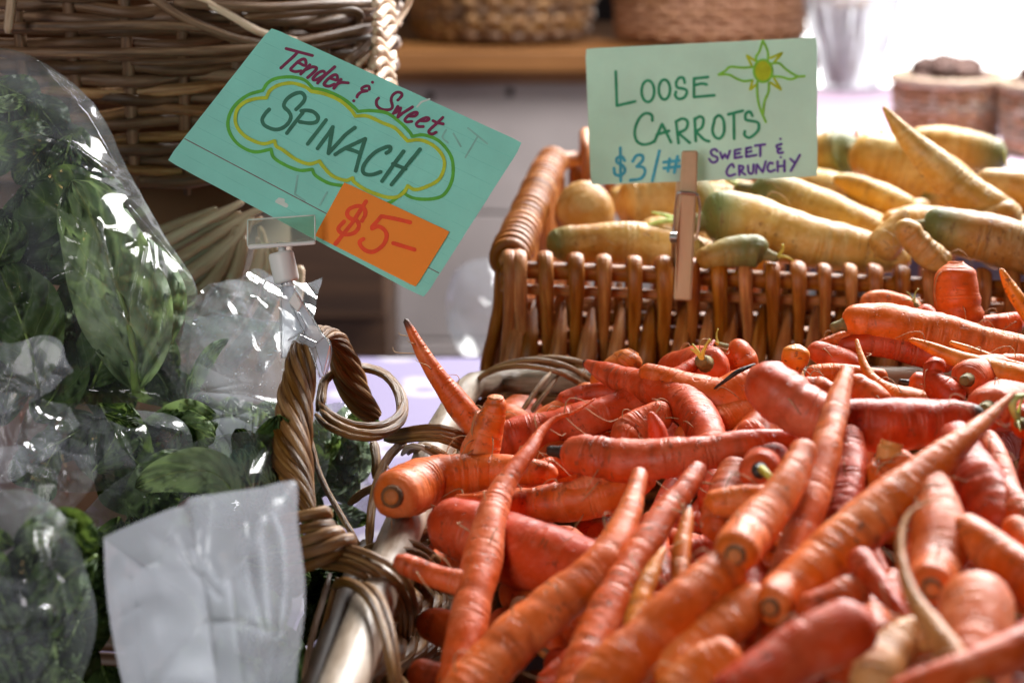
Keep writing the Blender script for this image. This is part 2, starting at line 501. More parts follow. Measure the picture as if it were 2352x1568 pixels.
def mat_ink(name, col, rough=0.5):
    return mat_plain(name, col, rough, 0.18, 160, 0, spec=0.3)
M['card'] = mat_paper('mint_card', (0.33, 0.75, 0.66))
M['card_pale'] = mat_paper('pale_mint_card', (0.62, 0.82, 0.70))
M['card_edge'] = mat_plain('torn_paper_fibre', (0.70, 0.80, 0.74), 0.8, 0.1, 200, 0.2)
M['tag'] = mat_paper('fluorescent_orange_paper', (1.0, 0.30, 0.020), 0.02, 0.0)
M['ink_plum'] = mat_ink('plum_marker', (0.20, 0.007, 0.065))
M['ink_forest'] = mat_ink('forest_marker', (0.028, 0.18, 0.11))
M['ink_green'] = mat_ink('green_marker', (0.10, 0.46, 0.035))
M['ink_lime'] = mat_ink('lime_marker', (0.50, 0.62, 0.02))
M['ink_red'] = mat_ink('red_marker', (0.95, 0.07, 0.006))
M['ink_teal'] = mat_ink('teal_marker', (0.035, 0.33, 0.16))
M['ink_blue'] = mat_ink('turquoise_marker', (0.07, 0.44, 0.60))
M['ink_purple'] = mat_ink('purple_marker', (0.13, 0.045, 0.36))
M['ink_rule'] = mat_ink('ruled_line_print', (0.24, 0.66, 0.57))
M['ink_rule_red'] = mat_ink('red_line_print', (0.20, 0.045, 0.06))
M['ink_ghost'] = mat_ink('faded_marker', (0.27, 0.56, 0.49))
M['ink_bright'] = mat_ink('bright_green_marker', (0.25, 0.62, 0.055))

def mat_cloth(name, base, white):
    m, nt, b = newmat(name)
    ob = coords(nt, 'Object', rnd=False)
    v = nd(nt, 'ShaderNodeTexVoronoi', Scale=17.0); nt.links.new(ob, v.inputs['Vector'])
    ring = mth(nt, 'ABSOLUTE', mth(nt, 'SUBTRACT', v.outputs['Distance'], 0.26))
    fl = ramp(nt, ring, [(0.05, (1, 1, 1)), (0.12, (0, 0, 0))])
    n = noise(nt, ob, 60, 3)
    c = mixc(nt, fl, base, white)
    c = mixc(nt, mth(nt, 'MULTIPLY', n, 0.15), c, tuple(x * 0.8 for x in base))
    nt.links.new(c, b.inputs['Base Color'])
    b.inputs['Roughness'].default_value = 0.7
    bump(nt, b, n, 0.2, 0.001)
    return m
M['cloth'] = mat_cloth('lavender_print_cloth', (0.21, 0.18, 0.30), (0.40, 0.38, 0.45))
M['cloth_pink'] = mat_cloth('pink_print_cloth', (0.62, 0.46, 0.60), (0.78, 0.72, 0.78))

# ------------------------------------------------------------------ the setting
TZ = 0.75                                   # table top height
build('ground', [(-30, -5, 0), (30, -5, 0), (30, 40, 0), (-30, 40, 0)], [(0, 1, 2, 3)], M['ground'], smooth=False)['kind'] = 'structure'
# open daylight at the far right end of the hall
sky_m, nt, b = newmat('white_daylight')
nt.nodes.remove(b)
em = nd(nt, 'ShaderNodeEmission', Color=(1.0, 0.99, 0.985, 1), Strength=3.6)
nt.links.new(em.outputs[0], nt.nodes['Material Output'].inputs['Surface'])
sky = build('sky', [(0.15, 8.0, -0.5), (9.0, 8.0, -0.5), (9.0, 8.0, 5.0), (0.15, 8.0, 5.0)], [(0, 1, 2, 3)], sky_m, smooth=False)
sky['kind'] = 'structure'
wl = build('wall_back', [(-6.0, 4.1, 0.0), (0.56, 4.1, 0.0), (0.56, 4.1, 3.0), (-6.0, 4.1, 3.0)], [(0, 1, 2, 3)], M['dark_wall'], smooth=False)
wl['kind'] = 'structure'

# near table with printed lavender cloth
def cloth_table(name, x0, x1, y0, y1, z, mat, label, drop=0.3):
    t = thing(name, ((x0 + x1) / 2, (y0 + y1) / 2, 0), label, 'table')
    nx, ny = 40, 40
    v, f = [], []
    for j in range(ny + 1):
        for i in range(nx + 1):
            x = x0 + (x1 - x0) * i / nx; y = y0 + (y1 - y0) * j / ny
            v.append((x, y, z + 0.0012 * mn.noise((x * 9, y * 9, 3.0))))
    for j in range(ny):
        for i in range(nx):
            a = j * (nx + 1) + i
            f.append((a, a + 1, a + nx + 2, a + nx + 1))
    n0 = len(v)
    # hanging edge along the back and both sides
    edge = [(x0 + (x1 - x0) * i / 60, y1) for i in range(61)]
    for (x, y) in edge:
        for k in range(5):
            wv = 0.010 * math.sin(x * 42) * k / 4
            v.append((x, y + 0.004 + 0.006 * min(k, 1) + wv, z - 0.002 - drop * k / 4 if k else z + 0.0008))
    for i in range(60):
        for k in range(4):
            a = n0 + i * 5 + k
            f.append((a, a + 1, a + 6, a + 5))
    build('tablecloth', v, f, mat, t)
    vv, ff = box(((x0 + x1) / 2, (y0 + y1) / 2, z - 0.021), (x1 - x0 - 0.01, y1 - y0 - 0.01, 0.036))
    build('table_top', vv, ff, M['crate'], t, False)
    for sx in (x0 + 0.05, x1 - 0.05):
        for sy in (y0 + 0.05, y1 - 0.05):
            vv, ff = box((sx, sy, (z - 0.04) / 2), (0.05, 0.05, z - 0.04))
            build('leg', vv, ff, M['crate'], t, False)
    return t
YB = float(P(1000, 822, zplane(822, TZ))[1])
cloth_table('near_table', -1.1, 0.95, 0.25, YB, TZ, M['cloth'], 'table under a lavender cloth printed with white rings, beneath the carrot basket')
yf = float(P(2000, 345, zplane(345, 0.83))[1])
cloth_table('far_table', 0.33, 2.4, yf - 0.12, 2.80, 0.83, M['cloth_pink'], 'bright far table under a pale pink cloth, behind the yellow carrots')

# display bench behind: pine plank on a whitewashed panel
bz = 2.84
be = thing('display_bench', (-0.1, P(1100, 300, bz)[1], 0), 'wooden bench with an orange pine plank above a whitewashed board', 'bench')
pl0, pl1 = P(560, 106, bz), P(1880, 190, bz)
yb = pl0[1]
vv, ff = box(((pl0[0] + pl1[0]) / 2, yb + 0.2, (pl0[2] + pl1[2]) / 2 + 0.004), (pl1[0] - pl0[0], 0.42, abs(pl0[2] - pl1[2]) * 0.62))
bevel(build('plank', vv, ff, M['plank'], be, False), 0.004)
vv, ff = box(((pl0[0] + pl1[0]) / 2, yb + 0.022, pl1[2] + 0.008), (pl1[0] - pl0[0] - 0.01, 0.03, 0.022))
build('lower_rail', vv, ff, M['plank'], be, False)
zb = pl1[2] - 0.004
h_each = 0.20
for i in range(4):
    vv, ff = box(((pl0[0] + pl1[0]) / 2, yb + 0.04 + 0.002 * (i % 2), zb - h_each * (i + 0.5)), (pl1[0] - pl0[0] - 0.02, 0.018, h_each - 0.004))
    bevel(build('board', vv, ff, M['board'], be, False), 0.002)
for vx, vy in ((1171, 223), (985, 232), (930, 420)):
    c = P(vx, vy, bz); c[1] = yb + 0.029
    vv, ff, uv = tube([c, c + np.array((0, -0.004, 0))], 0.006, 10)
    build('nail', vv, ff, M['dark_stub'], be)
for sx in (pl0[0] + 0.06, pl1[0] - 0.06):
    vv, ff = box((sx, yb + 0.3, pl1[2] / 2), (0.06, 0.06, pl1[2] - 0.01))
    build('leg', vv, ff, M['crate'], be, False)

# dark wooden crate under the spinach card, standing behind the near table
cz = 2.40
c0, c1 = P(650, 470, cz), P(880, 700, cz)
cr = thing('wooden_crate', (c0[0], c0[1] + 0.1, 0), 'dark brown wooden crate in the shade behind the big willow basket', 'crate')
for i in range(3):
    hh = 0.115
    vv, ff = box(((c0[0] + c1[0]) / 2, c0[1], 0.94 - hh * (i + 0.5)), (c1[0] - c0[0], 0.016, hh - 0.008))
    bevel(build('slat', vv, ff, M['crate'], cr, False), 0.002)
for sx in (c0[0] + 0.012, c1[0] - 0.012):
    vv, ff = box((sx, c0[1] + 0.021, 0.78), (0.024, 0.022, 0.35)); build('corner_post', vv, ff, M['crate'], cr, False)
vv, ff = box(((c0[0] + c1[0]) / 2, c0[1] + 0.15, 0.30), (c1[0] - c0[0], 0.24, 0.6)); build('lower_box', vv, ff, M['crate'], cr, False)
# ------------------------------------------------------------------ big round willow basket behind the bags
def round_basket(name, label, cx, cyy, zb, ht, rb, rt, rows, stakes, rr, mats, a0=-200, a1=20, jitter=0.35, floor_mat=None, group=None, seg=2, rodname='willow_rod', squash=1.0):
    t = thing(name, (cx, cyy, zb), label, 'basket', group)
    def R(h): return rb + (rt - rb) * min(1.0, max(0.0, h)) ** 0.8
    da = (a1 - a0) / stakes
    for i in range(rows):
        h = (i + 0.5) / rows
        cuts = sorted([a0] + [a0 + (a1 - a0) * (k + random.uniform(0.15, 0.85)) / seg for k in range(seg - 1)] + [a1])
        for c0, c1 in zip(cuts[:-1], cuts[1:]):
            n = max(6, int((c1 - c0) / 2.6))
            pts = []
            ph = random.random() * 9
            for k in range(n + 1):
                a = c0 + (c1 - c0) * k / n
                wv = math.sin((a - a0) / da * math.pi + (i % 2) * math.pi) * rr * 0.75
                rad = R(h) + wv
                zz = zb + ht * h + rr * jitter * mn.noise((ph, a * 0.05, i * 1.3)) * 2.0
                pts.append((cx + rad * math.cos(math.radians(a)), cyy + squash * rad * math.sin(math.radians(a)), zz))
            rod(rodname, pts, rr * random.uniform(0.78, 1.1), random.choice(mats), t, 7, n + 1, 0.12)
    for k in range(stakes):
        a = math.radians(a0 + da * (k + 0.5))
        pts = [(cx + (R(h) + 0.0) * math.cos(a), cyy + squash * R(h) * math.sin(a), zb + ht * h) for h in np.linspace(-0.02, 1.03, 7)]
        rod('stake', pts, rr * 0.9, random.choice(mats), t, 7, 14)
    n = 40
    v = [(cx + (rb - rr) * math.cos(2 * math.pi * k / n), cyy + squash * (rb - rr) * math.sin(2 * math.pi * k / n), zb + 0.006) for k in range(n)]
    build('base', v, [tuple(range(n))], floor_mat or mats[0], t, False)
    # dark woven lining closes the far side
    v, f = [], []
    for k in range(n + 1):
        a = math.radians(a1 + (a0 + 360 - a1) * k / n)
        for h in (0.0, 1.0):
            v.append((cx + R(h) * math.cos(a), cyy + squash * R(h) * math.sin(a), zb + ht * h))
    f = [(2 * k, 2 * k + 1, 2 * k + 3, 2 * k + 2) for k in range(n)]
    build('far_wall', v, f, mats[0], t)
    return t
W = M['willow']; WL = M['willow_light']
bcx, bcy, brt = -0.217, 1.168, 0.155
big = round_basket('willow_basket', 'large weathered grey brown willow basket standing behind the bagged spinach', bcx, bcy, 1.010, 0.25, 0.138, 0.158, 40, 22, 0.0038, [W, W, W, M['rattan']], -215, 35, 0.55)
# thick border rods running across the upper part
for pts, wpx, mt in (
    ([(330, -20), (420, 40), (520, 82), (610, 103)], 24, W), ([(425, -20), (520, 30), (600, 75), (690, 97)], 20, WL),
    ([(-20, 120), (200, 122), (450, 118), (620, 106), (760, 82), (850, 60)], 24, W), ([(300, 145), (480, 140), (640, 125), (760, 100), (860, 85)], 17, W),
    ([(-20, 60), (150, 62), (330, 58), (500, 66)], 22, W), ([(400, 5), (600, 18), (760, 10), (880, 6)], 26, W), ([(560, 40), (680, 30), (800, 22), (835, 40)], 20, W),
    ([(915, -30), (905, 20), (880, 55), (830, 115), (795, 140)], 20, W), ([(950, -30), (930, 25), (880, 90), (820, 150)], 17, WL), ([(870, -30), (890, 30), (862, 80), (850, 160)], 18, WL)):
    q = []
    for (x, y) in pts:
        # distance of the front of the basket below this pixel
        X = (x - CX) / F * 1.01
        dx = min(0.97, abs(X - bcx) / (brt + 0.006))
        yy = bcy - (brt + 0.012) * math.sqrt(1 - dx * dx)
        z = yy / CP - 0.045
        q.append(P(x, y, 1.004 + (yy - (bcy - brt)) * 0.9))
    rod('border_rod', q, wpx / 2 / F * 1.0, mt, big, 8, 26, 0.1)
# twisted side of the basket, the daylight on it painted in with pale rods
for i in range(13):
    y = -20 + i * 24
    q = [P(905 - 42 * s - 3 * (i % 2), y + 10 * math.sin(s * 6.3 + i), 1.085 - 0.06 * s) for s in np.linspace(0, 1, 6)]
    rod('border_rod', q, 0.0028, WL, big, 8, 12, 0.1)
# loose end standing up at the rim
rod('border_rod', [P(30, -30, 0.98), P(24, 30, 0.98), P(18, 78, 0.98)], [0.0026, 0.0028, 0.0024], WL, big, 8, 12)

# slanted-rod basket below it, sunlight put into the pale rod colour
lcx, lcy = -0.235, 1.165
lo = thing('slanted_basket', (lcx, lcy, TZ), 'basket of thick slanted rods coloured pale as if sunlit under the large willow basket', 'basket')
n = 40
v = [(lcx + 0.098 * math.cos(2 * math.pi * k / n), lcy + 0.098 * math.sin(2 * math.pi * k / n), z) for z in (TZ + 0.004, TZ + 0.255) for k in range(n)]
f = [(k, (k + 1) % n, n + (k + 1) % n, n + k) for k in range(n)] + [tuple(range(n))[::-1], tuple(range(n, 2 * n))]
build('inner_wall', v, f, W, lo)
for pts, wpx in (([(300, 590), (370, 560), (440, 522), (510, 488), (560, 462)], 22), ([(320, 640), (400, 598), (470, 556), (545, 508), (610, 474)], 22), ([(350, 690), (420, 640), (490, 590), (545, 540), (580, 492)], 30),
                 ([(380, 740), (440, 690), (490, 640), (525, 580), (545, 515)], 30), ([(410, 790), (470, 730), (520, 670), (548, 600), (560, 540)], 32), ([(450, 820), (510, 760), (560, 690), (590, 620), (600, 550)], 34),
                 ([(520, 830), (580, 760), (620, 690), (640, 620), (630, 560)], 30), ([(330, 540), (390, 520), (450, 497), (500, 478)], 18), ([(600, 830), (650, 750), (680, 680), (690, 610)], 28), ([(360, 612), (430, 575), (500, 530), (560, 490)], 14),
                 ([(560, 800), (600, 720), (615, 650), (612, 580), (596, 520)], 20)):
    for ox, oy, oz_ in ((0, 0, 0), (-6, 25, .006)):
        q = []
        for x, y in pts:
            X = (x - CX) / F * 1.03
            dx = min(0.95, abs(X - lcx) / 0.135)
            q.append(P(x + ox, y + oy, 1.062 + oz_ - 0.03 * math.sqrt(1 - dx * dx) + 0.00005 * (y - 480)))
        rod('slanted_rod', q, [1.35 * wpx / 2 / F * k * (1 if oz_ == 0 else .8) for k in np.interp(np.linspace(0, 1, len(pts)), (0, .4, 1), (1.0, 1.05, .6))], WL if oz_ < .008 else M['tan'], lo, 9, 26, 0.1)

# ------------------------------------------------------------------ carrot basket: pole rim, bindings and rope handle
RZ = 0.915
cb = thing('carrot_basket', (0.1, 0.8, TZ), 'brown rattan basket with a thick pole rim heaped with orange carrots', 'basket')
RA = M['rattan']
pole_v = [(700, 1820, 100), (790, 1568, 112), (852, 1400, 102), (905, 1262, 95), (960, 1130, 90), (1003, 1020, 80), (1040, 950, 72), (1068, 902, 66), (1105, 878, 60), (1170, 876, 56), (1260, 874, 56)]
pts, rad = [], []
for x, y, wd in pole_v:
    z = zplane(y, RZ); pts.append(P(x, y, z)); rad.append(wd / 2 / F * z)
back_y = pts[-1][1]
pts.append(np.array((0.30, back_y + 0.0, RZ))); rad.append(0.0065)
pts.append(np.array((0.345, back_y - 0.05, RZ))); rad.append(0.0065)
pts.append(np.array((0.35, 0.45, RZ))); rad.append(0.0065)
q = catmull(np.c_[np.array(pts), np.array(rad)], 90)
vv, ff, uv = tube(q[:, :3], q[:, 3], 20)
build('rim_pole', vv, ff, M['pole'], cb, True, uv)
rimpath = q[:, :3]
# woven wall below the rim, all the way round
d = np.r_[0, np.cumsum(np.linalg.norm(np.diff(rimpath, axis=0), axis=1))]
ctr = np.array((0.09, 0.78))
def wall_pt(s, drop, off=0.0):
    p = np.array([np.interp(s, d, rimpath[:, j]) for j in range(3)])
    inw = ctr - p[:2]; inw /= np.linalg.norm(inw)
    p[:2] += inw * (0.10 * drop + off)
    p[2] -= 0.012 + drop
    return p
for i in range(15):
    drop = i * 0.0098
    ss = np.arange(0, d[-1], 0.012)
    rod('weaver_rod', [wall_pt(s, drop, 0.0032 * (1 if (int(s / 0.024) + i) % 2 else -1)) for s in ss], 0.0036, RA, cb, 6, len(ss) * 2)
for s in np.arange(0.02, d[-1], 0.048):
    rod('stake', [wall_pt(s, x) for x in (-0.004, 0.05, 0.10, 0.148)], 0.0034, RA, cb, 6, 8)
bv = [wall_pt(s, 0.146) for s in np.linspace(0, d[-1], 40)] + [np.array((0.28, 0.36, TZ + 0.006)), np.array((-0.10, 0.36, TZ + 0.006))]
for b_ in bv: b_[2] = TZ + 0.006
build('base', bv, [tuple(range(len(bv)))], RA, cb, False)

K = crop(1100, 1950, 2.007)
def kv(pts, z, wd, name='binding', mat=RA, zs=None, n=9, rough=0.06):
    """rod traced in the enlarged crop of the near binding"""
    vs = [K(p) for p in pts]
    zz = zs if zs is not None else [z] * len(vs)
    w_ = wd if isinstance(wd, (list, tuple)) else [wd] * len(vs)
    return rod(name, [P(x, y, a) for (x, y), a in zip(vs, zz)], [b_ / 2.007 / S4 / 2 / F * a for b_, a in zip(w_, zz)], mat, cb, n, None, rough)
zk = 0.755
# knuckle of wound rods at the foot of the handle
kv([(60, 260), (190, 235), (330, 205), (400, 185), (415, 230), (300, 300)], zk, 96, zs=[zk + .012, zk - .004, zk - .006, zk - .004, zk + .012, zk + .022])
kv([(60, 360), (200, 335), (340, 310), (430, 290), (435, 340), (300, 390)], zk, 92, zs=[zk + .012, zk - .006, zk - .009, zk - .006, zk + .012, zk + .022])
kv([(70, 460), (210, 435), (370, 380), (500, 345), (505, 400), (330, 470)], zk, 94, zs=[zk + .012, zk - .008, zk - .012, zk - .008, zk + .012, zk + .022])
kv([(80, 560), (225, 530), (400, 480), (590, 405), (600, 470), (420, 560)], zk, 100, zs=[zk + .012, zk - .010, zk - .015, zk - .010, zk + .012, zk + .022])
kv([(80, 670), (240, 640), (420, 570), (560, 500), (570, 560)], zk, 90, zs=[zk + .012, zk - .008, zk - .013, zk - .006, zk + .014])
# bundle sweeping over the pole
for off, pts in ((0, [(540, 470), (640, 490), (870, 580), (1030, 705), (1105, 850), (1130, 1010), (1110, 1180)]),
                 (1, [(480, 520), (610, 545), (800, 625), (970, 750), (1050, 880), (1085, 1040), (1070, 1200)]),
                 (2, [(420, 570), (560, 585), (740, 655), (900, 770), (1000, 900), (1040, 1050), (1030, 1200)]),
                 (3, [(340, 630), (520, 640), (680, 690), (830, 790), (960, 920), (1000, 1040), (1000, 1200)])):
    kv(pts, zk, [56, 60, 60, 60, 58, 55, 50], zs=[zk - .002, zk - .012, zk - .020, zk - .016, zk - .004, zk + .018, zk + .04], mat=RA)
# two heavy rods binding the pole below
kv([(480, 800), (540, 755), (640, 780), (760, 890), (850, 1080), (910, 1300), (950, 1568), (960, 1700)], .70, [78, 82, 84, 84, 84, 82, 80, 78], zs=[.748, .735, .722, .704, .690, .676, .668, .672], mat=RA)
kv([(640, 800), (730, 780), (830, 860), (910, 1040), (965, 1300), (990, 1568), (995, 1700)], .70, [50, 56, 60, 60, 60, 58, 56], zs=[.745, .728, .712, .697, .685, .680, .684], mat=RA)
# upper wrap
kv([(640, 560), (730, 490), (900, 432), (1090, 436), (1240, 515), (1320, 600), (1350, 700)], .8, 56, zs=[.82, .797, .782, .783, .795, .81, .84], mat=RA)
kv([(680, 610), (790, 555), (930, 497), (1090, 505), (1220, 565), (1300, 660)], .8, 54, zs=[.815, .79, .772, .773, .786, .81], mat=RA)
# wall stakes left of the pole
kv([(440, 690), (400, 850), (330, 1080), (265, 1350), (225, 1600)], .75, 56, name='stake', zs=[.772, .765, .75, .74, .73], mat=W)
kv([(500, 720), (455, 880), (405, 1080), (360, 1250)], .78, 50, name='stake', zs=[.785, .785, .78, .775], mat=RA)

H = crop(1000, 1200, 1568 / 900.0)
def hv(pts, wd, zs, name, parent, mat=RA, rough=0.06):
    vs = [H(p) for p in pts]
    w_ = wd if isinstance(wd, (list, tuple)) else [wd] * len(vs)
    return rod(name, [P(x, y, a) for (x, y), a in zip(vs, zs)], [b_ / 1.742 / S4 / 2 / F * a for b_, a in zip(w_, zs)], mat, parent, 9, None, rough)
# twisted handle: strands wound round a curved core
hp = [(420, 1480, 90, .800), (385, 1380, 150, .806), (325, 1240, 245, .815), (292, 1060, 285, .824), (300, 860, 275, .835), (320, 660, 255, .846), (350, 470, 225, .856),
      (385, 340, 190, .864), (445, 252, 150, .872), (530, 240, 130, .884), (605, 285, 145, .893), (640, 370, 185, .900), (668, 480, 225, .906), (715, 600, 225, .912), (780, 720, 190, .918), (870, 820, 120, .922)]
core = np.array([np.r_[P(*H((x, y)), z), wd / 1.742 / S4 / 2 / F * z] for x, y, wd, z in hp])
q = catmull(core, 170)
t_, N_, B_ = frames(q[:, :3])
dd = np.r_[0, np.cumsum(np.linalg.norm(np.diff(q[:, :3], axis=0), axis=1))]
ns = 9
hd = build('handle', *tube(q[:, :3], q[:, 3] * 0.55, 8)[:2], M['dark_stub'], cb)
for k in range(ns):
    ang = 2 * math.pi * k / ns - dd * 72.0
    rs = q[:, 3] * 0.285
    jj = 1 + 0.06 * math.sin(k * 2.3)
    c = q[:, :3] + (N_ * np.cos(ang)[:, None] + B_ * np.sin(ang)[:, None]) * (q[:, 3] * 0.72 * jj)[:, None]
    vv, ff, uv = tube(c, rs * jj, 9)
    uv = np.asarray(uv); uv[:, 1] += k * 1.7
    build('strand', vv, ff, RA, hd, True, uv)
# ring of spare cane hanging at the back leg of the handle
for dxy, wd, dz in (((0, 0), 62, 0), ((14, 46), 56, -.006), ((-20, 78), 50, -.008)):
    pts = [(470 + 25 * math.sin(1), 690), (520, 560), (640, 480), (800, 465), (950, 520), (1045, 640), (1062, 740), (1010, 830), (880, 880), (720, 870), (560, 800), (480, 720)]
    pts = [(x + dxy[0] * (0.4 if y < 600 else 1), y + dxy[1] * (0.15 if y < 650 else 1)) for x, y in pts]
    hv(pts, wd, [.880, .900, .925, .935, .930, .915, .900, .880, .866, .862, .866, .876][:len(pts)] if dz == 0 else [a + dz for a in (.880, .900, .925, .935, .930, .915, .900, .880, .866, .862, .866, .876)], 'cane_ring', cb)
# rods from the ring over the pole to the carrots
for k in range(4):
    o_ = k * 24
    hv([(940, 930 + o_ * 0.6), (1040, 915 + o_ * 0.9), (1180, 890 + o_), (1330, 885 + o_ * 1.2), (1460, 930 + o_ * 1.3), (1540, 1010 + o_)], [42, 46, 46, 46, 44, 40], [.905, .892, .880, .876, .886, .905], 'binding', cb)
for k in range(3):
    o_ = k * 42
    hv([(1060 + o_, 1075 - k * 6), (1110 + o_, 1020), (1190 + o_, 1020 + k * 4), (1270 + o_, 1065 + k * 4), (1320 + o_, 1120)], 44, [.888, .872, .862, .868, .888], 'binding', cb, M['pole'] if k == 0 else RA)
hv([(1080, 1000), (1010, 1040), (935, 1140), (880, 1290), (848, 1450), (835, 1600), (830, 1750)], 64, [.89, .882, .872, .862, .852, .842, .84], 'binding', cb)
hv([(425, 960), (455, 1120), (505, 1260), (590, 1420), (690, 1590), (760, 1700)], 44, [.866, .860, .852, .842, .83, .825], 'binding', cb, M['rattan'])
hv([(860, 980), (880, 1120), (870, 1240)], 70, [.925, .915, .91], 'binding', cb, M['rattan'])
hv([(690, 1420), (790, 1340), (900, 1300), (1000, 1290)], 60, [.90, .895, .89, .885], 'stake', cb, M['rattan'])
# back corner: rods arching over the rim and two stays
B3 = crop(1800, 1380, 3.36)
def bvv(pts, wd, zs, name, mat=RA):
    vs = [B3(p) for p in pts]
    rod(name, [P(x, y, a) for (x, y), a in zip(vs, zs)], [wd / 3.36 / S4 / 2 / F * a for a in zs], mat, cb, 9, None, 0.06)
bvv([(330, 500), (480, 380), (700, 270), (980, 205), (1300, 215), (1600, 300), (1850, 450), (2000, 560)], 80, [1.01, 1.005, 1.0, .995, .995, 1.0, 1.01, 1.02], 'binding')
bvv([(420, 430), (620, 330), (900, 280), (1200, 300), (1500, 380), (1750, 520), (1950, 640)], 75, [1.01, 1.0, .99, .985, .99, 1.0, 1.01], 'binding')
bvv([(900, 240), (1200, 175), (1500, 180), (1760, 230), (1950, 330)], 80, [1.02, 1.015, 1.01, 1.012, 1.02], 'binding')
bvv([(1350, 370), (1200, 550), (1040, 780), (880, 1010), (820, 1120)], 72, [.985, .975, .965, .958, .955], 'stay')
bvv([(1450, 410), (1320, 590), (1160, 800), (1010, 1020)], 72, [.99, .98, .97, .962], 'stay')

# ------------------------------------------------------------------ varnished basket of yellow carrots
yb_ = thing('yellow_carrot_basket', (0.15, 1.2, TZ), 'varnished orange brown willow basket full of yellow carrots', 'basket')
BU = M['buff']
def fy(x): return 600 + (x - 1165) * 0.040        # row of the front rim
zf = 1.055
# front rim
for dy, rr_, dz, nm in ((18, 21, 0.004, 'rim_rod'), (62, 13, 0.008, 'rim_rod')):
    rod(nm, [P(x, fy(x) + dy, zf + dz) for x in np.linspace(1150, 2560, 12)], rr_ / F * zf, BU, yb_, 10, 60, 0.05)
xs = [1172, 1192, 1254, 1324, 1388, 1458, 1527, 1592, 1652, 1712, 1775, 1835, 1895, 1955, 2012, 2074, 2136, 2200, 2262, 2325, 2390, 2450]
for i, x in enumerate(xs):
    y = fy(x); j = random.uniform(-5, 5); wd = random.uniform(16, 21)
    lean = random.uniform(-9, 9) - (14 if i == 0 else 0)
    pts = [P(x + lean * 3, 1400, zf + 0.075), P(x + lean * 2, 1000, zf + 0.028), P(x + lean, 840, zf + 0.014), P(x + lean * .5 + 2, 740, zf + 0.004), P(x + 1, 670, zf - 0.006), P(x, y + 14, zf - 0.0075), P(x, y - 12, zf - 0.004),
           P(x - 3, y - 19 + j * 0.4, zf + 0.006), P(x - 6, y - 8, zf + 0.017), P(x - 8, y + 50, zf + 0.020), P(x - 10, y + 150, zf + 0.024)]
    rod('willow_stake', pts, [wd * k / F * zf for k in (.8, .8, .72, .78, .95, 1, 1, 1, .95, .9, .8)], BU, yb_, 9, 46, 0.14, 0.55)
for i, (a, b_) in enumerate(zip(xs[:-1], xs[1:])):
    x = (a + b_) / 2 + random.uniform(-5, 5)
    rod('willow_stake', [P(x + 9, 690, zf + 0.022), P(x + 5, 735, zf + 0.012), P(x - 2, 800, zf + 0.002), P(x - 9, 860, zf + 0.004), P(x - 12, 1000, zf + 0.022), P(x - 14, 1400, zf + 0.075)],
        [k / F * zf * random.uniform(.95, 1.2) for k in (6, 12, 19, 22, 22, 20)], BU, yb_, 9, 26, 0.14, 0.6)
    if i % 2 == 0:
        rod('willow_stake', [P(x + 3, 650, zf + 0.022), P(x + 1, 850, zf + 0.030), P(x, 1100, zf + 0.05)], 13 / F * zf, BU, yb_, 7, 14, 0.05)
for i in range(22):
    y = 700 + i * 33
    rod('weaver_rod', [P(x, y, zf + 0.034 + 0.00008 * (y - 700) + 0.003 * (1 if (k + i) % 2 else -1)) for k, x in enumerate(np.linspace(1160, 2520, 30))], 17.5 / F * zf, BU, yb_, 6, 60)
# left lower corner rods flare outwards
for k, (xa, xb_) in enumerate(((1152, 1118), (1165, 1150), (1160, 1132))):
    rod('willow_stake', [P(xa, 615, zf + 0.012 + .01 * k), P(xa - 4, 700, zf + 0.02 + .012 * k), P((xa + xb_) / 2, 770, zf + 0.03 + .014 * k), P(xb_, 850, zf + 0.04 + .014 * k), P(xb_ + 4, 1000, zf + 0.07)], 17 / F * zf, BU, yb_, 9, 26, 0.08)
# left rim coil and back rim
BZ = float(P(1165, 612, zf)[2])
cl = [(1168, 604), (1178, 575), (1195, 535), (1217, 485), (1240, 430), (1258, 392), (1275, 372), (1310, 368), (1345, 366)]
rim = np.array([P(x, y, zplane(y, BZ)) for x, y in cl])
rp = catmull(rim, 80)
rod('rim_rod', rim, 0.0062, BU, yb_, 10, 50, 0.04)
for k in range(2, 72, 3):
    p, tdir = rp[k], rp[min(79, k + 1)] - rp[k - 1]
    tdir = tdir / np.linalg.norm(tdir)
    n1 = np.cross(tdir, (0, 0, 1)); n1 /= np.linalg.norm(n1); n2 = np.cross(n1, tdir)
    a = np.linspace(-0.4, 2 * math.pi - 0.7, 18)
    ring = p + 0.0088 * (np.cos(a)[:, None] * n1 + np.sin(a)[:, None] * n2) + tdir * (a / 6.28 * 0.006)[:, None]
    rod('coil', ring, 0.0034 * random.uniform(.85, 1.1), BU, yb_, 8, 22)
# left and back wall stakes, far side rim
for k in range(0, 80, 4):
    p = rp[k]
    rod('willow_stake', [p + np.array((0.004, 0, 0.004)), p + np.array((0.006, 0, -0.05)), p + np.array((0.012, -0.002, -0.12)), p + np.array((0.02, -0.004, BZ * 0 - 0.205))], 0.0042, BU, yb_, 7, 14)
bl = rim[-1]
rod('rim_rod', [bl, bl + np.array((0.12, 0.004, 0)), bl + np.array((0.30, 0.006, 0))], 0.006, BU, yb_, 8, 20)
for k in range(16):
    p = bl + np.array((0.018 * k, 0.004, 0))
    rod('willow_stake', [p + np.array((0, -0.010, -0.03)), p + np.array((0, -0.009, 0.003)), p + np.array((0, 0, 0.0095)), p + np.array((0, 0.009, 0.0)), p + np.array((0, 0.006, -0.2))], 0.0042, BU, yb_, 7, 16)
vv, ff = box((0.155, 1.225, TZ + 0.008), (0.34, 0.34, 0.01)); build('base', vv, ff, BU, yb_, False)

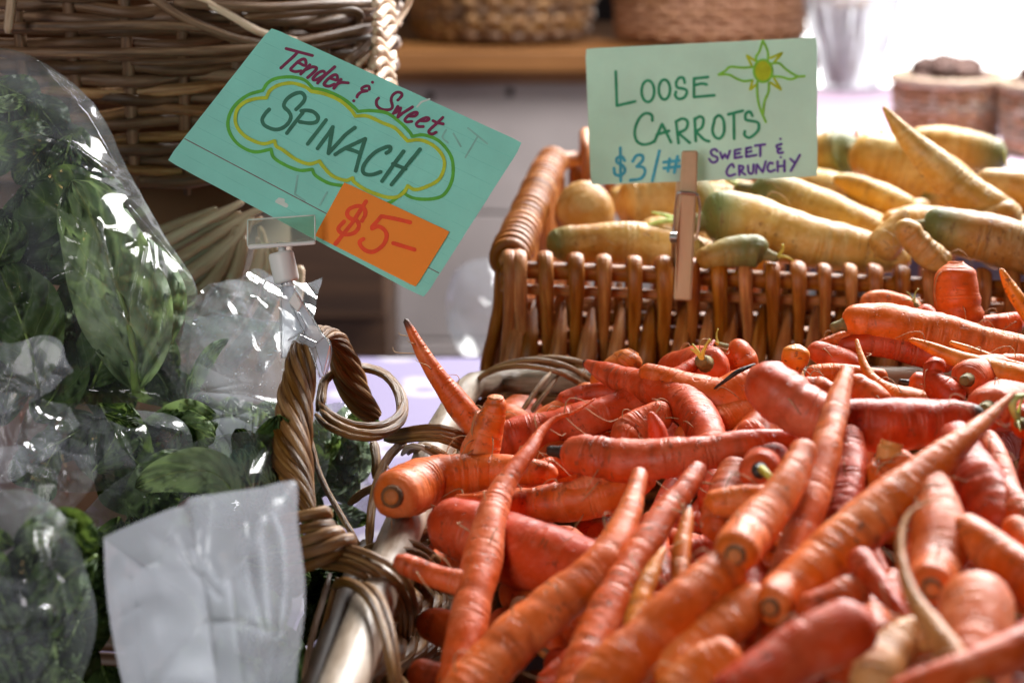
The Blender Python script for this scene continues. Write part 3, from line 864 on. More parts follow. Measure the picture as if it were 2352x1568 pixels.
# ------------------------------------------------------------------ far baskets on the bench
pz = P(1100, 112, bz)[2] + 0.004
def far_basket(name, label, vx0, vx1, depth, ht, mats, rows, taper, squash):
    x0, x1 = (vx0 - CX) / F * depth, (vx1 - CX) / F * depth
    r = (x1 - x0) / 2
    yy = yb + 0.02 + r * squash
    return round_basket(name, label, (x0 + x1) / 2, yy, pz + 0.003, ht, r * taper, r, rows, 26, ht / rows * 0.62, mats, -190, 10, 0.3, squash=squash)
far_basket('shaded_basket', 'dark round basket in shade on the pine plank, beside the big willow basket', 915, 1385, bz + 0.10, 0.20, [W, M['rattan']], 16, 0.80, 0.8)
far_basket('tan_basket', 'tan straight sided basket on the pine plank, above the loose carrots card', 1418, 1862, bz + 0.06, 0.20, [M['tan']], 20, 0.955, 0.7)

# potato punnets on the far table
FZ = 0.83
def punnet(label, vx0, vx1, vyb, rowsy, seed):
    random.seed(seed)
    zc = zplane(vyb, FZ)
    x0, x1 = (vx0 - CX) / F * zc, (vx1 - CX) / F * zc
    r = (x1 - x0) / 2
    yy = P(vx0, vyb, zc)[1] + r * 0.9
    t = round_basket('punnet_basket', label, (x0 + x1) / 2, yy, FZ + 0.003, rowsy, r * 0.86, r, 11, 20, rowsy / 11 * 0.6, [M['pale_tan'], M['tan']], -200, 20, 0.3, group=None, squash=0.9)
    rim = [((x0 + x1) / 2 + r * 1.03 * math.cos(a), yy + 0.93 * r * math.sin(a), FZ + rowsy + 0.002) for a in np.linspace(0, 2 * math.pi, 40)]
    rod('rim_rod', rim, 0.006, M['pale_tan'], t, 8, 60)
    return (x0 + x1) / 2, yy, r
def potato(x, y, z, r, label, group):
    n, m = 12, 9
    v, f = [], []
    sd = random.random() * 40
    ax = (random.uniform(.95, 1.3), random.uniform(.8, 1.0), random.uniform(.75, .9)); rot = random.random() * 3.1
    for i in range(m + 1):
        ph = math.pi * i / m
        for j in range(n):
            th = 2 * math.pi * j / n
            q = np.array((math.sin(ph) * math.cos(th), math.sin(ph) * math.sin(th), math.cos(ph)))
            k = r * (1 + 0.18 * mn.noise((q[0] * 1.5 + sd, q[1] * 1.5, q[2] * 1.5)))
            q = q * k * np.array(ax)
            v.append((x + q[0] * math.cos(rot) - q[1] * math.sin(rot), y + q[0] * math.sin(rot) + q[1] * math.cos(rot), z + q[2]))
    for i in range(m):
        for j in range(n):
            f.append((i * n + j, (i + 1) * n + j, (i + 1) * n + (j + 1) % n, i * n + (j + 1) % n))
    o = build('potato', v, f, M['potato'])
    tag(o, label, 'potato', group)
for (lab, a, b_, yb2, hh, sd, plab, grp) in (
    ('small tan punnet basket of dark potatoes on the pink cloth, beside the plastic sleeve', 2072, 2318, 352, 0.078, 3, 'dark earthy potato heaped in the small tan punnet beside the plastic sleeve', 'potatoes in the first punnet'),
    ('small punnet basket of dark potatoes at the end of the pink cloth', 2322, 2560, 372, 0.078, 5, 'dark earthy potato heaped in the punnet at the end of the pink cloth', 'potatoes in the second punnet')):
    px, py, r = punnet(lab, a, b_, yb2, hh, sd)
    for i in range(11):
        a_ = i * 2.4; rr_ = r * 0.62 * math.sqrt((i % 6 + 0.5) / 6)
        potato(px + rr_ * math.cos(a_), py + rr_ * 0.85 * math.sin(a_), FZ + hh - 0.004 + (0.016 if i > 5 else 0), 0.017 * random.uniform(.85, 1.15), plab, grp)
random.seed(21)

# cellophane sleeve of yellow flowers on the far table
zc = zplane(214, FZ)
fc = P(1962, 214, zc)
fl = thing('flower_bouquet', fc, 'bunch of yellow flowers with brown stems wrapped in clear plastic', 'bouquet')
v, f = [], []
n, m = 56, 24
for i in range(m + 1):
    h = i / m
    for j in range(n):
        a = 2 * math.pi * j / n
        r = (0.030 + 0.030 * h) * (1 + 0.22 * mn.noise((math.cos(a) * 2.4, math.sin(a) * 2.4, h * 2.2)) + 0.06 * abs(mn.noise((math.cos(a) * 9, math.sin(a) * 9, h * 5))))
        v.append((fc[0] + r * 1.25 * math.cos(a), fc[1] + 0.03 + r * math.sin(a), FZ + 0.004 + 0.165 * h))
for i in range(m):
    for j in range(n):
        f.append((i * n + j, i * n + (j + 1) % n, (i + 1) * n + (j + 1) % n, (i + 1) * n + j))
build('plastic_sleeve', v, f, M['sleeve'], fl)
for k in range(10):
    a = k * 2.4; r = 0.020 * math.sqrt(k / 16)
    b0 = np.array((fc[0] - 0.012 + r * math.cos(a), fc[1] + 0.03 + r * math.sin(a), FZ + 0.006))
    b1 = b0 + np.array((r * 1.6 * math.cos(a) - 0.01, r * 1.2 * math.sin(a), 0.108 + 0.022 * random.random()))
    rod('flower_stem', [b0, (b0 + b1) / 2 + np.array((0.004 * math.sin(k), 0, 0)), b1], 0.0036, M['rattan'], fl, 6, 10)
    g = MB()
    for pth in range(9):
        an = pth * 0.698
        d1 = np.array((math.cos(an), math.sin(an), 0.35)); d2 = np.array((-math.sin(an), math.cos(an), 0))
        g.add([b1, b1 + d1 * 0.012 + d2 * 0.006, b1 + d1 * 0.024, b1 + d1 * 0.012 - d2 * 0.006], [(0, 1, 2, 3)])
    g.build('flower_head', M['petal'], fl)
# ------------------------------------------------------------------ carrots
def sm(x): x = min(1.0, max(0.0, x)); return x * x * (3 - 2 * x)
def pile_z(vx, vy):
    """view depth of the top of the orange heap: it rises from the pole towards the back and the middle"""
    Z = 0.922 + 0.028 * sm((vx - 1000) / 800) + 0.012 * sm((vx - 1700) / 600)
    return zplane(vy, Z)

def ring_profile(L, seed, strength):
    """creases round the root: radius factor for a distance along it"""
    rs = random.Random(seed)
    cr = []
    s = rs.uniform(0.002, 0.008)
    while s < L:
        cr.append((s, rs.uniform(0.25, 1.0) * strength, rs.uniform(0.0007, 0.0016), rs.uniform(0, 6.28), rs.uniform(-0.2, 0.9)))
        s += rs.choice((0.003, 0.005, 0.007, 0.011)) * rs.uniform(0.7, 1.4)
    return cr

def carrot_mesh(name, pts, rad, mat, parent, seed, crease=0.05, lump=0.10, headflat=0.34, tipd=0.0, greenlen=0.0, knob=0.0):
    pts = np.asarray(pts, float); rad = np.asarray(rad, float)
    L = np.linalg.norm(np.diff(pts, axis=0), axis=1).sum()
    m = int(min(110, max(34, L / 0.0016)))
    u = np.linspace(0, 1, m)
    u = u - 0.055 * np.sin(2 * math.pi * u)          # more sections towards both ends
    q = catmull(np.c_[pts, rad], u)
    p, r = q[:, :3], np.maximum(q[:, 3], 0.0003)
    s = u * L
    r0 = r[min(3, m - 1)]; re = r[-2]
    d0 = min(0.75 * r0, L * 0.3); d1 = min(0.8 * re, L * 0.25)
    h0 = np.sqrt(np.clip(1 - (1 - np.clip(s / d0, 0, 1)) ** 2, 0, 1))
    h1 = np.sqrt(np.clip(1 - (1 - np.clip((L - s) / d1, 0, 1)) ** 2, 0, 1))
    prof = np.maximum(h0, headflat) * np.maximum(h1, 0.18)
    n = 20 if r.max() > 0.004 else 10
    t, N, B = frames(p)
    a = np.linspace(0, 2 * math.pi, n, endpoint=False)
    dirs = N[:, None, :] * np.cos(a)[None, :, None] + B[:, None, :] * np.sin(a)[None, :, None]
    k = np.ones((m, n)); cm = np.zeros((m, n))
    for (s0, st, wd, ph, part) in ring_profile(L, seed, crease):
        g = np.exp(-((s - s0)[:, None] + 0.0012 * np.sin(a + ph)[None, :]) ** 2 / (2 * wd * wd))
        g = g * np.clip(np.cos(a - ph)[None, :] * (1 - part) + part + 0.25, 0, 1)
        k -= g * st; cm = np.maximum(cm, g * min(1.0, st / 0.045))
    sd = (seed * 7.13) % 60
    for i in range(m):
        for j in range(n):
            c = (math.cos(a[j]) * 0.8 + sd, math.sin(a[j]) * 0.8, s[i] * 55)
            k[i, j] += lump * mn.noise(c) + 0.35 * lump * mn.noise((c[0] * 3, c[1] * 3, s[i] * 190))
    v = p[:, None, :] + dirs * (r * prof)[:, None, None] * k[:, :, None]
    v = v.reshape(-1, 3)
    f, uv = [], []
    for i in range(m - 1):
        for j in range(n):
            jn = (j + 1) % n
            f.append((i * n + j, i * n + jn, (i + 1) * n + jn, (i + 1) * n + j))
            uv += [(j / n, s[i]), ((j + 1) / n, s[i]), ((j + 1) / n, s[i + 1]), (j / n, s[i + 1])]
    # crown sunk a little, tip closed
    c0 = p[0] + t[0] * r0 * 0.10; c1 = p[-1] + t[-1] * re * 0.12
    v = np.vstack([v, c0, c1]); nv = m * n
    for j in range(n):
        jn = (j + 1) % n
        f.append((nv, jn, j)); uv += [(0.5, 0)] * 3
        f.append((nv + 1, (m - 1) * n + j, (m - 1) * n + jn)); uv += [(0.5, L)] * 3
    td = np.zeros(m)
    if tipd: td = np.clip((s - (L - tipd)) / (tipd * 0.5), 0, 1)
    hdv = np.zeros(m)
    if greenlen: hdv = np.clip(1 - (s - greenlen * 0.45) / greenlen, 0, 1)
    at = {'crs': np.r_[cm.reshape(-1), 0, 0], 'tipd': np.r_[np.repeat(td, n), 0, td[-1]], 'headd': np.r_[np.repeat(hdv, n), 1.0 if greenlen else 0, 0]}
    o = build(name, v, f, mat, parent, True, uv, at)
    return o, p, r * prof, t, N, B, r0

def sprout_part(name, base, dirv, ln, r, mat, parent, nb=3):
    g = MB()
    dirv = np.asarray(dirv, float); dirv /= np.linalg.norm(dirv)
    for i in range(nb):
        a = random.uniform(0, 6.28)
        sd = np.cross(dirv, (math.cos(a), math.sin(a), 0.4)); sd /= np.linalg.norm(sd) + 1e-9
        l2 = ln * random.uniform(0.6, 1.1)
        q = catmull(np.array([base, base + dirv * l2 * 0.45 + sd * l2 * 0.12, base + dirv * l2 * 0.8 + sd * l2 * 0.42, base + dirv * l2 * 0.95 + sd * l2 * 0.75]), 10)
        vv, ff, uv = tube(q, np.linspace(r, r * 0.35, 10), 6)
        g.add(vv, ff, uv)
    return g.build(name, mat, parent)

SEED = [100]
def carrot(spec, label, zfun, layer=0, k=0.55, up=None, mat='carrot', head='cut', tip=0.0, group=None, crease=0.055, lump=0.15, green=0.0, dz=None, cat='carrot', hairs=0, headflat=0.34, name='carrot', knob=0):
    """spec: flat list x, y, width of the centre line from crown to tip in the 2352 px view"""
    SEED[0] += 1; seed = SEED[0]
    random.seed(seed)
    a = np.array(spec, float).reshape(-1, 3)
    zz = np.array([zfun(x, y) for x, y, _ in a])
    if up is not None:
        zc = zfun(a[up][0], a[up][1]); zz = np.full(len(a), zc)
    else:
        zc = zz.mean(); zz = zc + k * (zz - zc)
    if dz is not None: zz = zz + np.interp(np.linspace(0, 1, len(a)), np.linspace(0, 1, len(dz)), dz)
    zz = zz * (1 - 0.0145 * layer)
    pts = np.array([P(x, y, z) for (x, y, _), z in zip(a, zz)])
    rad = a[:, 2] * 1.07 / 2 / F * zz
    root = thing(name, pts.mean(axis=0), label, cat, group)
    body, p, r, t, N, B, r0 = carrot_mesh('body', pts, rad, M[mat], root, seed, crease, lump, headflat, tip, green)
    d = -t[0]
    c = p[0]
    if head == 'cut':
        vv, ff, uv = tube([c + t[0] * r0 * 0.2, c + d * r0 * 0.05, c + d * r0 * 0.11], [r0 * 0.50, r0 * 0.46, r0 * 0.36], 14)
        o = build('crown_scar', vv, ff, M['scar'], root)
        vv, ff, uv = tube([c, c + d * r0 * 0.13, c + d * r0 * 0.16], [r0 * 0.34, r0 * 0.32, r0 * 0.20], 12)
        build('core', vv, ff, M['core'], o)
    elif head in ('stub', 'dark', 'sprout', 'green', 'greensprout'):
        ml = {'stub': 'stub', 'dark': 'dark_stub', 'sprout': 'stub', 'green': 'stub', 'greensprout': 'stub'}[head]
        ln = r0 * (0.75 if head != 'dark' else 0.9)
        q = np.array([c + t[0] * r0 * 0.25, c + d * ln * 0.2, c + d * ln * 0.7 + N[0] * r0 * 0.05, c + d * ln])
        vv, ff, uv = tube(catmull(q, 9), np.array([.42, .44, .40, .36, .34, .33, .33, .31, .22]) * r0, 12)
        o = build('stem_stub', vv, ff, M[ml], root)
        if head == 'sprout': sprout_part('sprout', c + d * ln * 0.7, d + np.array((0, 0, 0.8)), r0 * 1.1, r0 * 0.13, M['sprout'], o)
        if head == 'greensprout': sprout_part('sprout', c + d * ln * 0.7, d + np.array((0, 0, 0.6)), r0 * 1.9, r0 * 0.15, M['green_sprout'], o)
    elif head == 'orange':
        vv, ff, uv = tube([c + t[0] * r0 * 0.3, c + d * r0 * 0.02, c + d * r0 * 0.06], [r0 * 0.62, r0 * 0.58, r0 * 0.4], 16)
        build('cut_end', vv, ff, M['core'], root)
    for i in range(hairs * 2 + (2 if group is None else 0)):
        j = random.randrange(4, len(p) - 3); an = random.uniform(0.5, 5.8)
        nd_ = N[j] * math.cos(an) + B[j] * math.sin(an)
        b0 = p[j] + nd_ * r[j] * 0.93; l2 = random.uniform(0.006, 0.016)
        q = [b0, b0 + nd_ * l2 * 0.35 + t[j] * l2 * 0.2, b0 + nd_ * l2 * 0.5 + t[j] * l2 * 0.6 + np.array((0, 0, -l2 * 0.25)), b0 + nd_ * l2 * 0.35 + t[j] * l2 + np.array((0, 0, -l2 * 0.5))]
        rod('root_hair', q, [0.00028, 0.00022, 0.00018, 0.00012], M['hair'], root, 5, 9)
    return root
oz = pile_z
O = lambda *a, **kw: carrot(a[0], a[1], oz, **kw)

# --- left edge of the heap
O([1102, 1000, 62, 1085, 965, 62, 1050, 925, 58, 1015, 880, 46, 985, 835, 36, 955, 780, 24, 930, 732, 12], 'slim orange carrot leaning out of the basket with its dark tip in the air', up=0, layer=1, head='none', tip=0.006, hairs=2, mat='carrot')
O([1137, 912, 50, 1136, 935, 52, 1122, 985, 72, 1100, 1040, 86, 1085, 1075, 80], 'stubby carrot with an orange cut end sticking up at the basket edge', up=4, layer=3.2, head='orange', headflat=0.7, hairs=3, dz=[-0.006, 0.0])
O([1085, 1035, 96, 1180, 1010, 98, 1290, 980, 86, 1400, 945, 74, 1500, 900, 58, 1570, 855, 38, 1615, 815, 20, 1642, 780, 6], 'long carrot rising to a thin wiry tip in front of the varnished basket', layer=1.6, k=0.3, head='none', hairs=3)
O([900, 1140, 104, 935, 1125, 118, 990, 1100, 112, 1060, 1088, 92, 1130, 1082, 78, 1210, 1082, 62, 1280, 1090, 40], 'fat blunt carrot whose round scarred crown hangs over the pale pole', layer=3.0, k=0.5, head='cut', hairs=2, crease=0.06, dz=[-0.022, -0.006, 0, 0, 0, 0, 0])
O([1035, 1590, 84, 1062, 1490, 88, 1082, 1400, 88, 1106, 1300, 86, 1122, 1220, 72, 1150, 1130, 56, 1185, 1075, 44, 1215, 1035, 34, 1240, 995, 22, 1275, 962, 12, 1320, 945, 8, 1368, 915, 4], 'long thin carrot with a curled wiry tip lying across the fat blunt one', layer=4.6, k=0.42, head='none', mat='carrot', hairs=4, crease=0.03)
O([1500, 1080, 60, 1430, 1120, 76, 1330, 1150, 88, 1230, 1160, 76, 1160, 1158, 56, 1100, 1150, 34, 1043, 1140, 10], 'cracked carrot pointing its orange tip at the basket pole', layer=1.8, k=0.4, head='none', mat='carrot', hairs=3, lump=0.14)
O([1450, 1055, 52, 1390, 1095, 56, 1335, 1118, 46, 1286, 1132, 24], 'short carrot with a broken whitish tip under the ringed one', layer=2.8, k=0.4, head='none', tip=0.003)
O([990, 1190, 100, 1050, 1210, 130, 1160, 1255, 152, 1280, 1292, 150, 1390, 1325, 130, 1480, 1350, 100], 'thick smooth shaded carrot lying under the crossing thin ones', layer=-0.5, k=0.5, head='none', crease=0.015, lump=0.05)
O([912, 1288, 46, 955, 1306, 52, 1010, 1326, 52, 1070, 1340, 54, 1130, 1350, 46], 'small cut carrot end poking out over the wound rattan binding', layer=1.0, k=0.5, head='orange', headflat=0.75)
O([1280, 930, 46, 1330, 914, 54, 1400, 906, 52, 1480, 900, 40], 'short carrot with a frayed brown crown lying behind the wiry one', layer=0.6, k=0.3, head='dark')
O([1225, 985, 50, 1280, 955, 70, 1340, 940, 60], 'dark orange carrot end in the shade under the frayed one', layer=-0.6, k=0.4, head='none')
O([1455, 805, 52, 1440, 830, 66, 1405, 865, 70, 1365, 900, 60], 'glowing rounded carrot end just in front of the varnished basket', up=3, layer=0.0, head='none', mat='tip_carrot', headflat=0.5)
O([1650, 1180, 86, 1648, 1100, 86, 1628, 1010, 86, 1590, 940, 84, 1530, 902, 80, 1460, 880, 68, 1395, 858, 48, 1342, 832, 16], 'scuffed carrot curving down the heap from a dark pointed tip', layer=0.9, k=0.55, head='none', tip=0.004, hairs=2, crease=0.06)
O([1470, 1010, 60, 1440, 1000, 76, 1490, 965, 70, 1540, 940, 60], 'short ringed carrot wedged behind the centre of the heap', layer=0.4, k=0.4, head='none', crease=0.08)
O([1520, 1045, 54, 1508, 985, 40, 1492, 945, 12], 'carrot tip pointing straight up behind the ringed one', up=0, layer=1.4, head='none')
O([1288, 1038, 56, 1320, 1042, 82, 1380, 1052, 96, 1450, 1058, 98, 1530, 1055, 90, 1610, 1042, 82, 1690, 1025, 72, 1770, 1012, 56, 1836, 1008, 30], 'strongly ringed carrot with a blackened crown lying level across the heap', layer=4.2, k=0.35, head='dark', crease=0.11, hairs=2)
O([1195, 1100, 44, 1240, 1085, 52, 1300, 1065, 52, 1360, 1050, 46], 'small ringed carrot tucked under the blackened crown', layer=1.6, k=0.4, head='none', crease=0.09)

# --- long ones running down the front
O([1040, 1620, 112, 1150, 1500, 112, 1250, 1412, 106, 1340, 1338, 98, 1405, 1262, 78, 1440, 1185, 58, 1462, 1120, 40, 1470, 1080, 34], 'long bent carrot running from the front edge up under the ringed one', layer=2.4, k=0.5, head='none', hairs=2)
O([1310, 1620, 92, 1340, 1530, 90, 1385, 1425, 86, 1432, 1330, 80, 1480, 1250, 70, 1530, 1175, 60, 1575, 1120, 50, 1610, 1070, 40], 'wavy edged carrot lying beside the long bent one', layer=1.4, k=0.55, head='none', lump=0.16, crease=0.07)
O([1450, 1470, 42, 1458, 1420, 46, 1478, 1360, 44, 1502, 1305, 34, 1526, 1255, 10], 'small slim carrot with an upright tip beside the wavy one', layer=2.2, k=0.45, head='none', mat='tip_carrot')
O([1560, 1380, 40, 1562, 1310, 42, 1568, 1240, 36, 1578, 1190, 26, 1584, 1160, 10], 'withered thin carrot with a curled brown tip', layer=2.0, k=0.4, head='none', tip=0.003, hairs=3, lump=0.2, mat='tip_carrot')
O([1700, 1290, 96, 1620, 1350, 112, 1530, 1435, 126, 1440, 1520, 130, 1340, 1620, 126], 'thick carrot running under the one with the ringed scar', layer=2.6, k=0.5, head='none', crease=0.035)
O([1688, 1275, 98, 1712, 1240, 108, 1755, 1190, 100, 1795, 1135, 84, 1830, 1075, 70, 1850, 1020, 58], 'blunt carrot showing a round scar to the viewer beside the standing one', layer=6.6, k=0.4, head='cut', crease=0.05, dz=[-0.024, -0.004, 0, 0, 0, 0])
rc = O([1745, 1080, 86, 1752, 1070, 88, 1775, 1055, 76, 1800, 1040, 60], 'round carrot crown with a pale withered stalk facing out of the heap', layer=4.6, k=0.0, head='dark', dz=[-0.012, 0.012, 0.04, 0.06], headflat=0.2)
zq = pile_z(1745, 1080) * (1 - 0.0145 * 4.6) - 0.022
rod('withered_stalk', [P(1748, 1076, zq + .004), P(1758, 1084, zq - .003), P(1770, 1096, zq - .005), P(1788, 1106, zq - .006)], [.0016, .0014, .0012, .0006], M['sprout'], rc, 7, 14)
O([1617, 1156, 34, 1640, 1153, 56, 1690, 1150, 66, 1745, 1146, 64, 1800, 1140, 50], 'short blunt carrot with a small tan end under the round crown', layer=3.0, k=0.4, head='none', headflat=0.6, crease=0.02)
O([1640, 1230, 70, 1660, 1180, 90, 1680, 1120, 90, 1700, 1070, 80], 'dark ringed carrot hidden under the short blunt one', layer=0.4, k=0.5, head='none', crease=0.07)
O([1690, 1560, 104, 1745, 1460, 106, 1790, 1370, 92, 1822, 1280, 78, 1850, 1190, 78, 1875, 1110, 76, 1895, 1040, 72, 1912, 970, 60, 1927, 910, 50, 1942, 862, 34, 1946, 845, 28], 'tall slim carrot standing out of the heap across the others', layer=5.4, k=0.38, head='none', crease=0.035, hairs=1)
O([1930, 1260, 66, 1935, 1190, 72, 1948, 1120, 74, 1955, 1050, 66, 1955, 990, 56], 'deeply ringed carrot standing behind the tall slim one', layer=2.0, k=0.4, head='none', crease=0.12)
O([1768, 1395, 84, 1800, 1368, 106, 1865, 1312, 118, 1940, 1245, 116, 2010, 1182, 110, 2080, 1122, 96, 2145, 1065, 78, 2205, 1015, 58, 2262, 965, 34, 2305, 925, 18, 2334, 898, 8], 'big pinkish carrot pointing up across the heap with a dark crown', layer=6.0, k=0.38, head='cut', crease=0.075, hairs=1, dz=[-0.014, -0.002] + [0] * 9)
O([2050, 1015, 56, 2042, 1045, 54, 2030, 1085, 50], 'tan broken carrot stump with a dark side', up=2, layer=2.0, head='none', mat='pale_carrot', headflat=0.85, crease=0.01)
O([1996, 1120, 60, 2012, 1108, 84, 2050, 1090, 90, 2100, 1060, 80], 'round carrot end under the tan stump', layer=1.6, k=0.4, head='none')
O([2140, 1352, 96, 2148, 1310, 122, 2158, 1250, 124, 2152, 1180, 108, 2140, 1120, 80, 2125, 1078, 46], 'plump pale ringed carrot with a hollow crown pointing down', layer=3.4, k=0.45, head='cut', crease=0.085, dz=[-0.022, -0.004, 0, 0, 0, 0])
O([2275, 1640, 84, 2232, 1572, 80, 2185, 1502, 66, 2138, 1435, 50, 2098, 1372, 34, 2076, 1310, 26, 2068, 1255, 20, 2075, 1205, 15, 2095, 1172, 10, 2125, 1155, 7, 2172, 1140, 4], 'pale yellowish root with a long curled whip tip on top of the heap', layer=7.5, k=0.42, head='none', mat='pale_carrot', crease=0.09)
O([1965, 1270, 56, 1990, 1305, 58, 2030, 1355, 48, 2068, 1400, 30, 2096, 1428, 12], 'slender carrot with a thin tail under the big pinkish one', layer=2.6, k=0.5, head='none', tip=0.003)
O([1992, 1412, 96, 1965, 1432, 122, 1900, 1468, 134, 1810, 1520, 132, 1710, 1590, 124, 1650, 1640, 110], 'very thick carrot with a blunt rounded shoulder at the front of the heap', layer=4.2, k=0.45, head='none', headflat=0.5, crease=0.03)
O([1985, 1340, 70, 1940, 1370, 86, 1890, 1390, 80, 1830, 1400, 60], 'dark carrot end between the thick shoulder and the big pinkish one', layer=1.6, k=0.5, head='none')
O([1745, 1360, 80, 1680, 1420, 108, 1600, 1490, 118, 1520, 1570, 112], 'shaded carrot lying deep between two thick ones', layer=0.6, k=0.55, head='none')
O([1700, 1500, 80, 1650, 1520, 100, 1590, 1555, 104, 1530, 1620, 90], 'smooth deep orange carrot low at the front edge', layer=1.4, k=0.5, head='none', crease=0.02)
O([2300, 1228, 56, 2292, 1195, 92, 2270, 1140, 112, 2240, 1085, 106, 2212, 1030, 84, 2190, 985, 60], 'ringed carrot with a tan tip and greenish stub pointing down', layer=3.0, k=0.45, head='green', crease=0.11, mat='carrot')
O([2190, 1205, 70, 2230, 1232, 92, 2300, 1285, 104, 2380, 1345, 104, 2450, 1400, 100], 'broad carrot slanting down below the ringed one', layer=2.0, k=0.5, head='none', crease=0.05)
O([2225, 1345, 120, 2240, 1390, 164, 2240, 1460, 172, 2232, 1550, 168, 2225, 1650, 150], 'very broad smooth shaded carrot under the whip tipped root', layer=1.0, k=0.5, head='none', crease=0.02, lump=0.04)
O([2450, 1440, 90, 2370, 1478, 88, 2290, 1512, 86, 2200, 1545, 80, 2110, 1575, 70, 2040, 1600, 60], 'straight carrot passing under the pale root at the front', layer=3.6, k=0.5, head='none', crease=0.03)
O([2150, 1470, 60, 2090, 1460, 80, 2030, 1520, 110, 2000, 1600, 120], 'tan shaded carrot deep at the front of the heap', layer=0.4, k=0.5, head='none', mat='pale_carrot')
O([2380, 1205, 70, 2345, 1180, 76, 2325, 1150, 60, 2310, 1110, 40], 'round carrot shoulder at the end of the basket', layer=2.2, k=0.5, head='none')
O([2400, 1290, 60, 2340, 1225, 66, 2310, 1200, 50], 'short carrot end beside the greenish stub', layer=1.8, k=0.5, head='none')
O([2265, 1000, 40, 2290, 1050, 50, 2310, 1110, 54, 2325, 1170, 50], 'narrow bright carrot beside the ringed tan tipped one', layer=1.8, k=0.5, head='none', crease=0.06)

# --- the middle and the back of the heap
O([1470, 848, 34, 1530, 872, 62, 1590, 905, 92, 1650, 925, 112, 1705, 905, 112, 1755, 875, 90], 'smooth carrot bending behind the twisted one', layer=2.2, k=0.2, head='none', crease=0.03, hairs=1)
O([1726, 850, 78, 1752, 872, 108, 1800, 918, 124, 1870, 955, 116, 1950, 973, 112, 2040, 978, 114, 2130, 970, 104, 2200, 963, 84, 2245, 958, 52, 2264, 957, 36], 'twisted heavy carrot with a black tip lying level at the top of the heap', layer=6.6, k=0.15, head='none', tip=0.008, crease=0.085, hairs=2)
O([1620, 835, 92, 1628, 842, 94, 1600, 845, 92, 1560, 850, 84, 1530, 858, 70], 'carrot crown with a black stub and a yellow sprout facing sideways', layer=1.8, k=0.0, head='sprout', dz=[-0.010, -0.002, 0.01, 0.02, 0.03])
O([1668, 800, 48, 1688, 808, 70, 1705, 830, 80, 1712, 870, 70], 'carrot with a rotten dark crown and orange shoots by the varnished basket', up=2, layer=0.4, head='sprout')
O([1832, 790, 40, 1830, 802, 58, 1826, 822, 64, 1825, 845, 50, 1832, 862, 40], 'onion shaped carrot with a pointed cap standing among the others', up=4, layer=2.4, head='none', mat='tip_carrot', crease=0.02)
O([1828, 832, 32, 1832, 850, 26, 1838, 870, 20, 1842, 893, 12], 'thin pale rootlet curling down from the onion shaped carrot', up=0, layer=3.4, head='none', mat='pale_carrot', dz=[0.0, -0.01])
O([1790, 830, 40, 1785, 850, 60, 1790, 885, 70, 1800, 920, 60], 'bright carrot shoulder behind the onion shaped one', up=3, layer=1.0, head='none')
O([1855, 800, 34, 1890, 812, 52, 1940, 835, 58, 1990, 860, 50], 'short carrot pointing at the varnished basket from the middle of the heap', layer=1.2, k=0.2, head='none')
O([1850, 862, 40, 1890, 860, 48, 1960, 862, 46, 2040, 870, 40], 'glossy dark carrot lying level behind the tall slim one', layer=0.8, k=0.2, head='none', crease=0.02)
O([1835, 890, 40, 1870, 892, 56, 1910, 905, 58, 1950, 925, 50], 'small coarse ringed carrot behind the tall slim one', layer=1.6, k=0.2, head='none', crease=0.13)
O([1955, 865, 36, 1975, 890, 58, 2005, 915, 66, 2035, 945, 60], 'pale ringed carrot dusted with soil behind the twisted one', layer=2.0, k=0.2, head='none', crease=0.12)
O([2140, 945, 84, 2080, 925, 72, 2040, 905, 48, 2010, 880, 32, 1990, 850, 22, 1976, 812, 14, 1967, 778, 8], 'bright orange carrot tapering to a whip that stands upright', layer=2.6, k=0.25, head='none', mat='tip_carrot', crease=0.05)
O([2142, 822, 44, 2145, 838, 52, 2143, 858, 44, 2150, 880, 58, 2175, 905, 70, 2205, 935, 68], 'knob headed carrot with a narrow neck', layer=2.8, k=0.15, head='none', headflat=0.4, crease=0.07, dz=[-0.004, 0.0])
O([2350, 740, 50, 2300, 742, 44, 2250, 748, 40, 2220, 745, 34], 'plain carrot behind the upright ringed one', layer=0.0, k=0.1, head='none')
O([1936, 746, 58, 1960, 740, 76, 2010, 742, 90, 2080, 752, 94, 2160, 768, 88, 2250, 784, 76, 2340, 805, 66, 2440, 830, 56], 'large carrot with a cut green stub at the back of the heap', layer=2.2, k=0.1, head='green', crease=0.04, hairs=1)
O([2195, 600, 60, 2196, 632, 86, 2198, 680, 100, 2202, 740, 104, 2206, 800, 100], 'upright carrot ringed like a beehive in front of the varnished basket', up=3, layer=0.6, head='none', headflat=0.55, crease=0.10)
O([2460, 905, 72, 2352, 872, 62, 2260, 845, 48, 2190, 820, 36, 2130, 795, 22, 2088, 779, 10], 'bright orange carrot with a long thin tail over the big one', layer=3.6, k=0.1, head='none', mat='tip_carrot', crease=0.06)
O([2360, 848, 26, 2300, 832, 22, 2240, 808, 18, 2180, 786, 10], 'second thin orange tail lying beside the long tailed one', layer=3.2, k=0.1, head='none', mat='tip_carrot')
O([2440, 860, 60, 2360, 842, 52, 2290, 832, 40], 'ringed carrot below the large one with the green stub', layer=1.2, k=0.1, head='none', crease=0.1)
O([1975, 705, 50, 2020, 700, 66, 2070, 712, 66, 2120, 730, 56], 'carrot shoulder seen over the large one with the green stub', layer=0.2, k=0.1, head='none')
O([2110, 705, 30, 2125, 720, 44, 2150, 745, 46], 'small carrot end with a pale green sprout by the beehive ringed one', layer=0.6, k=0.1, head='greensprout')
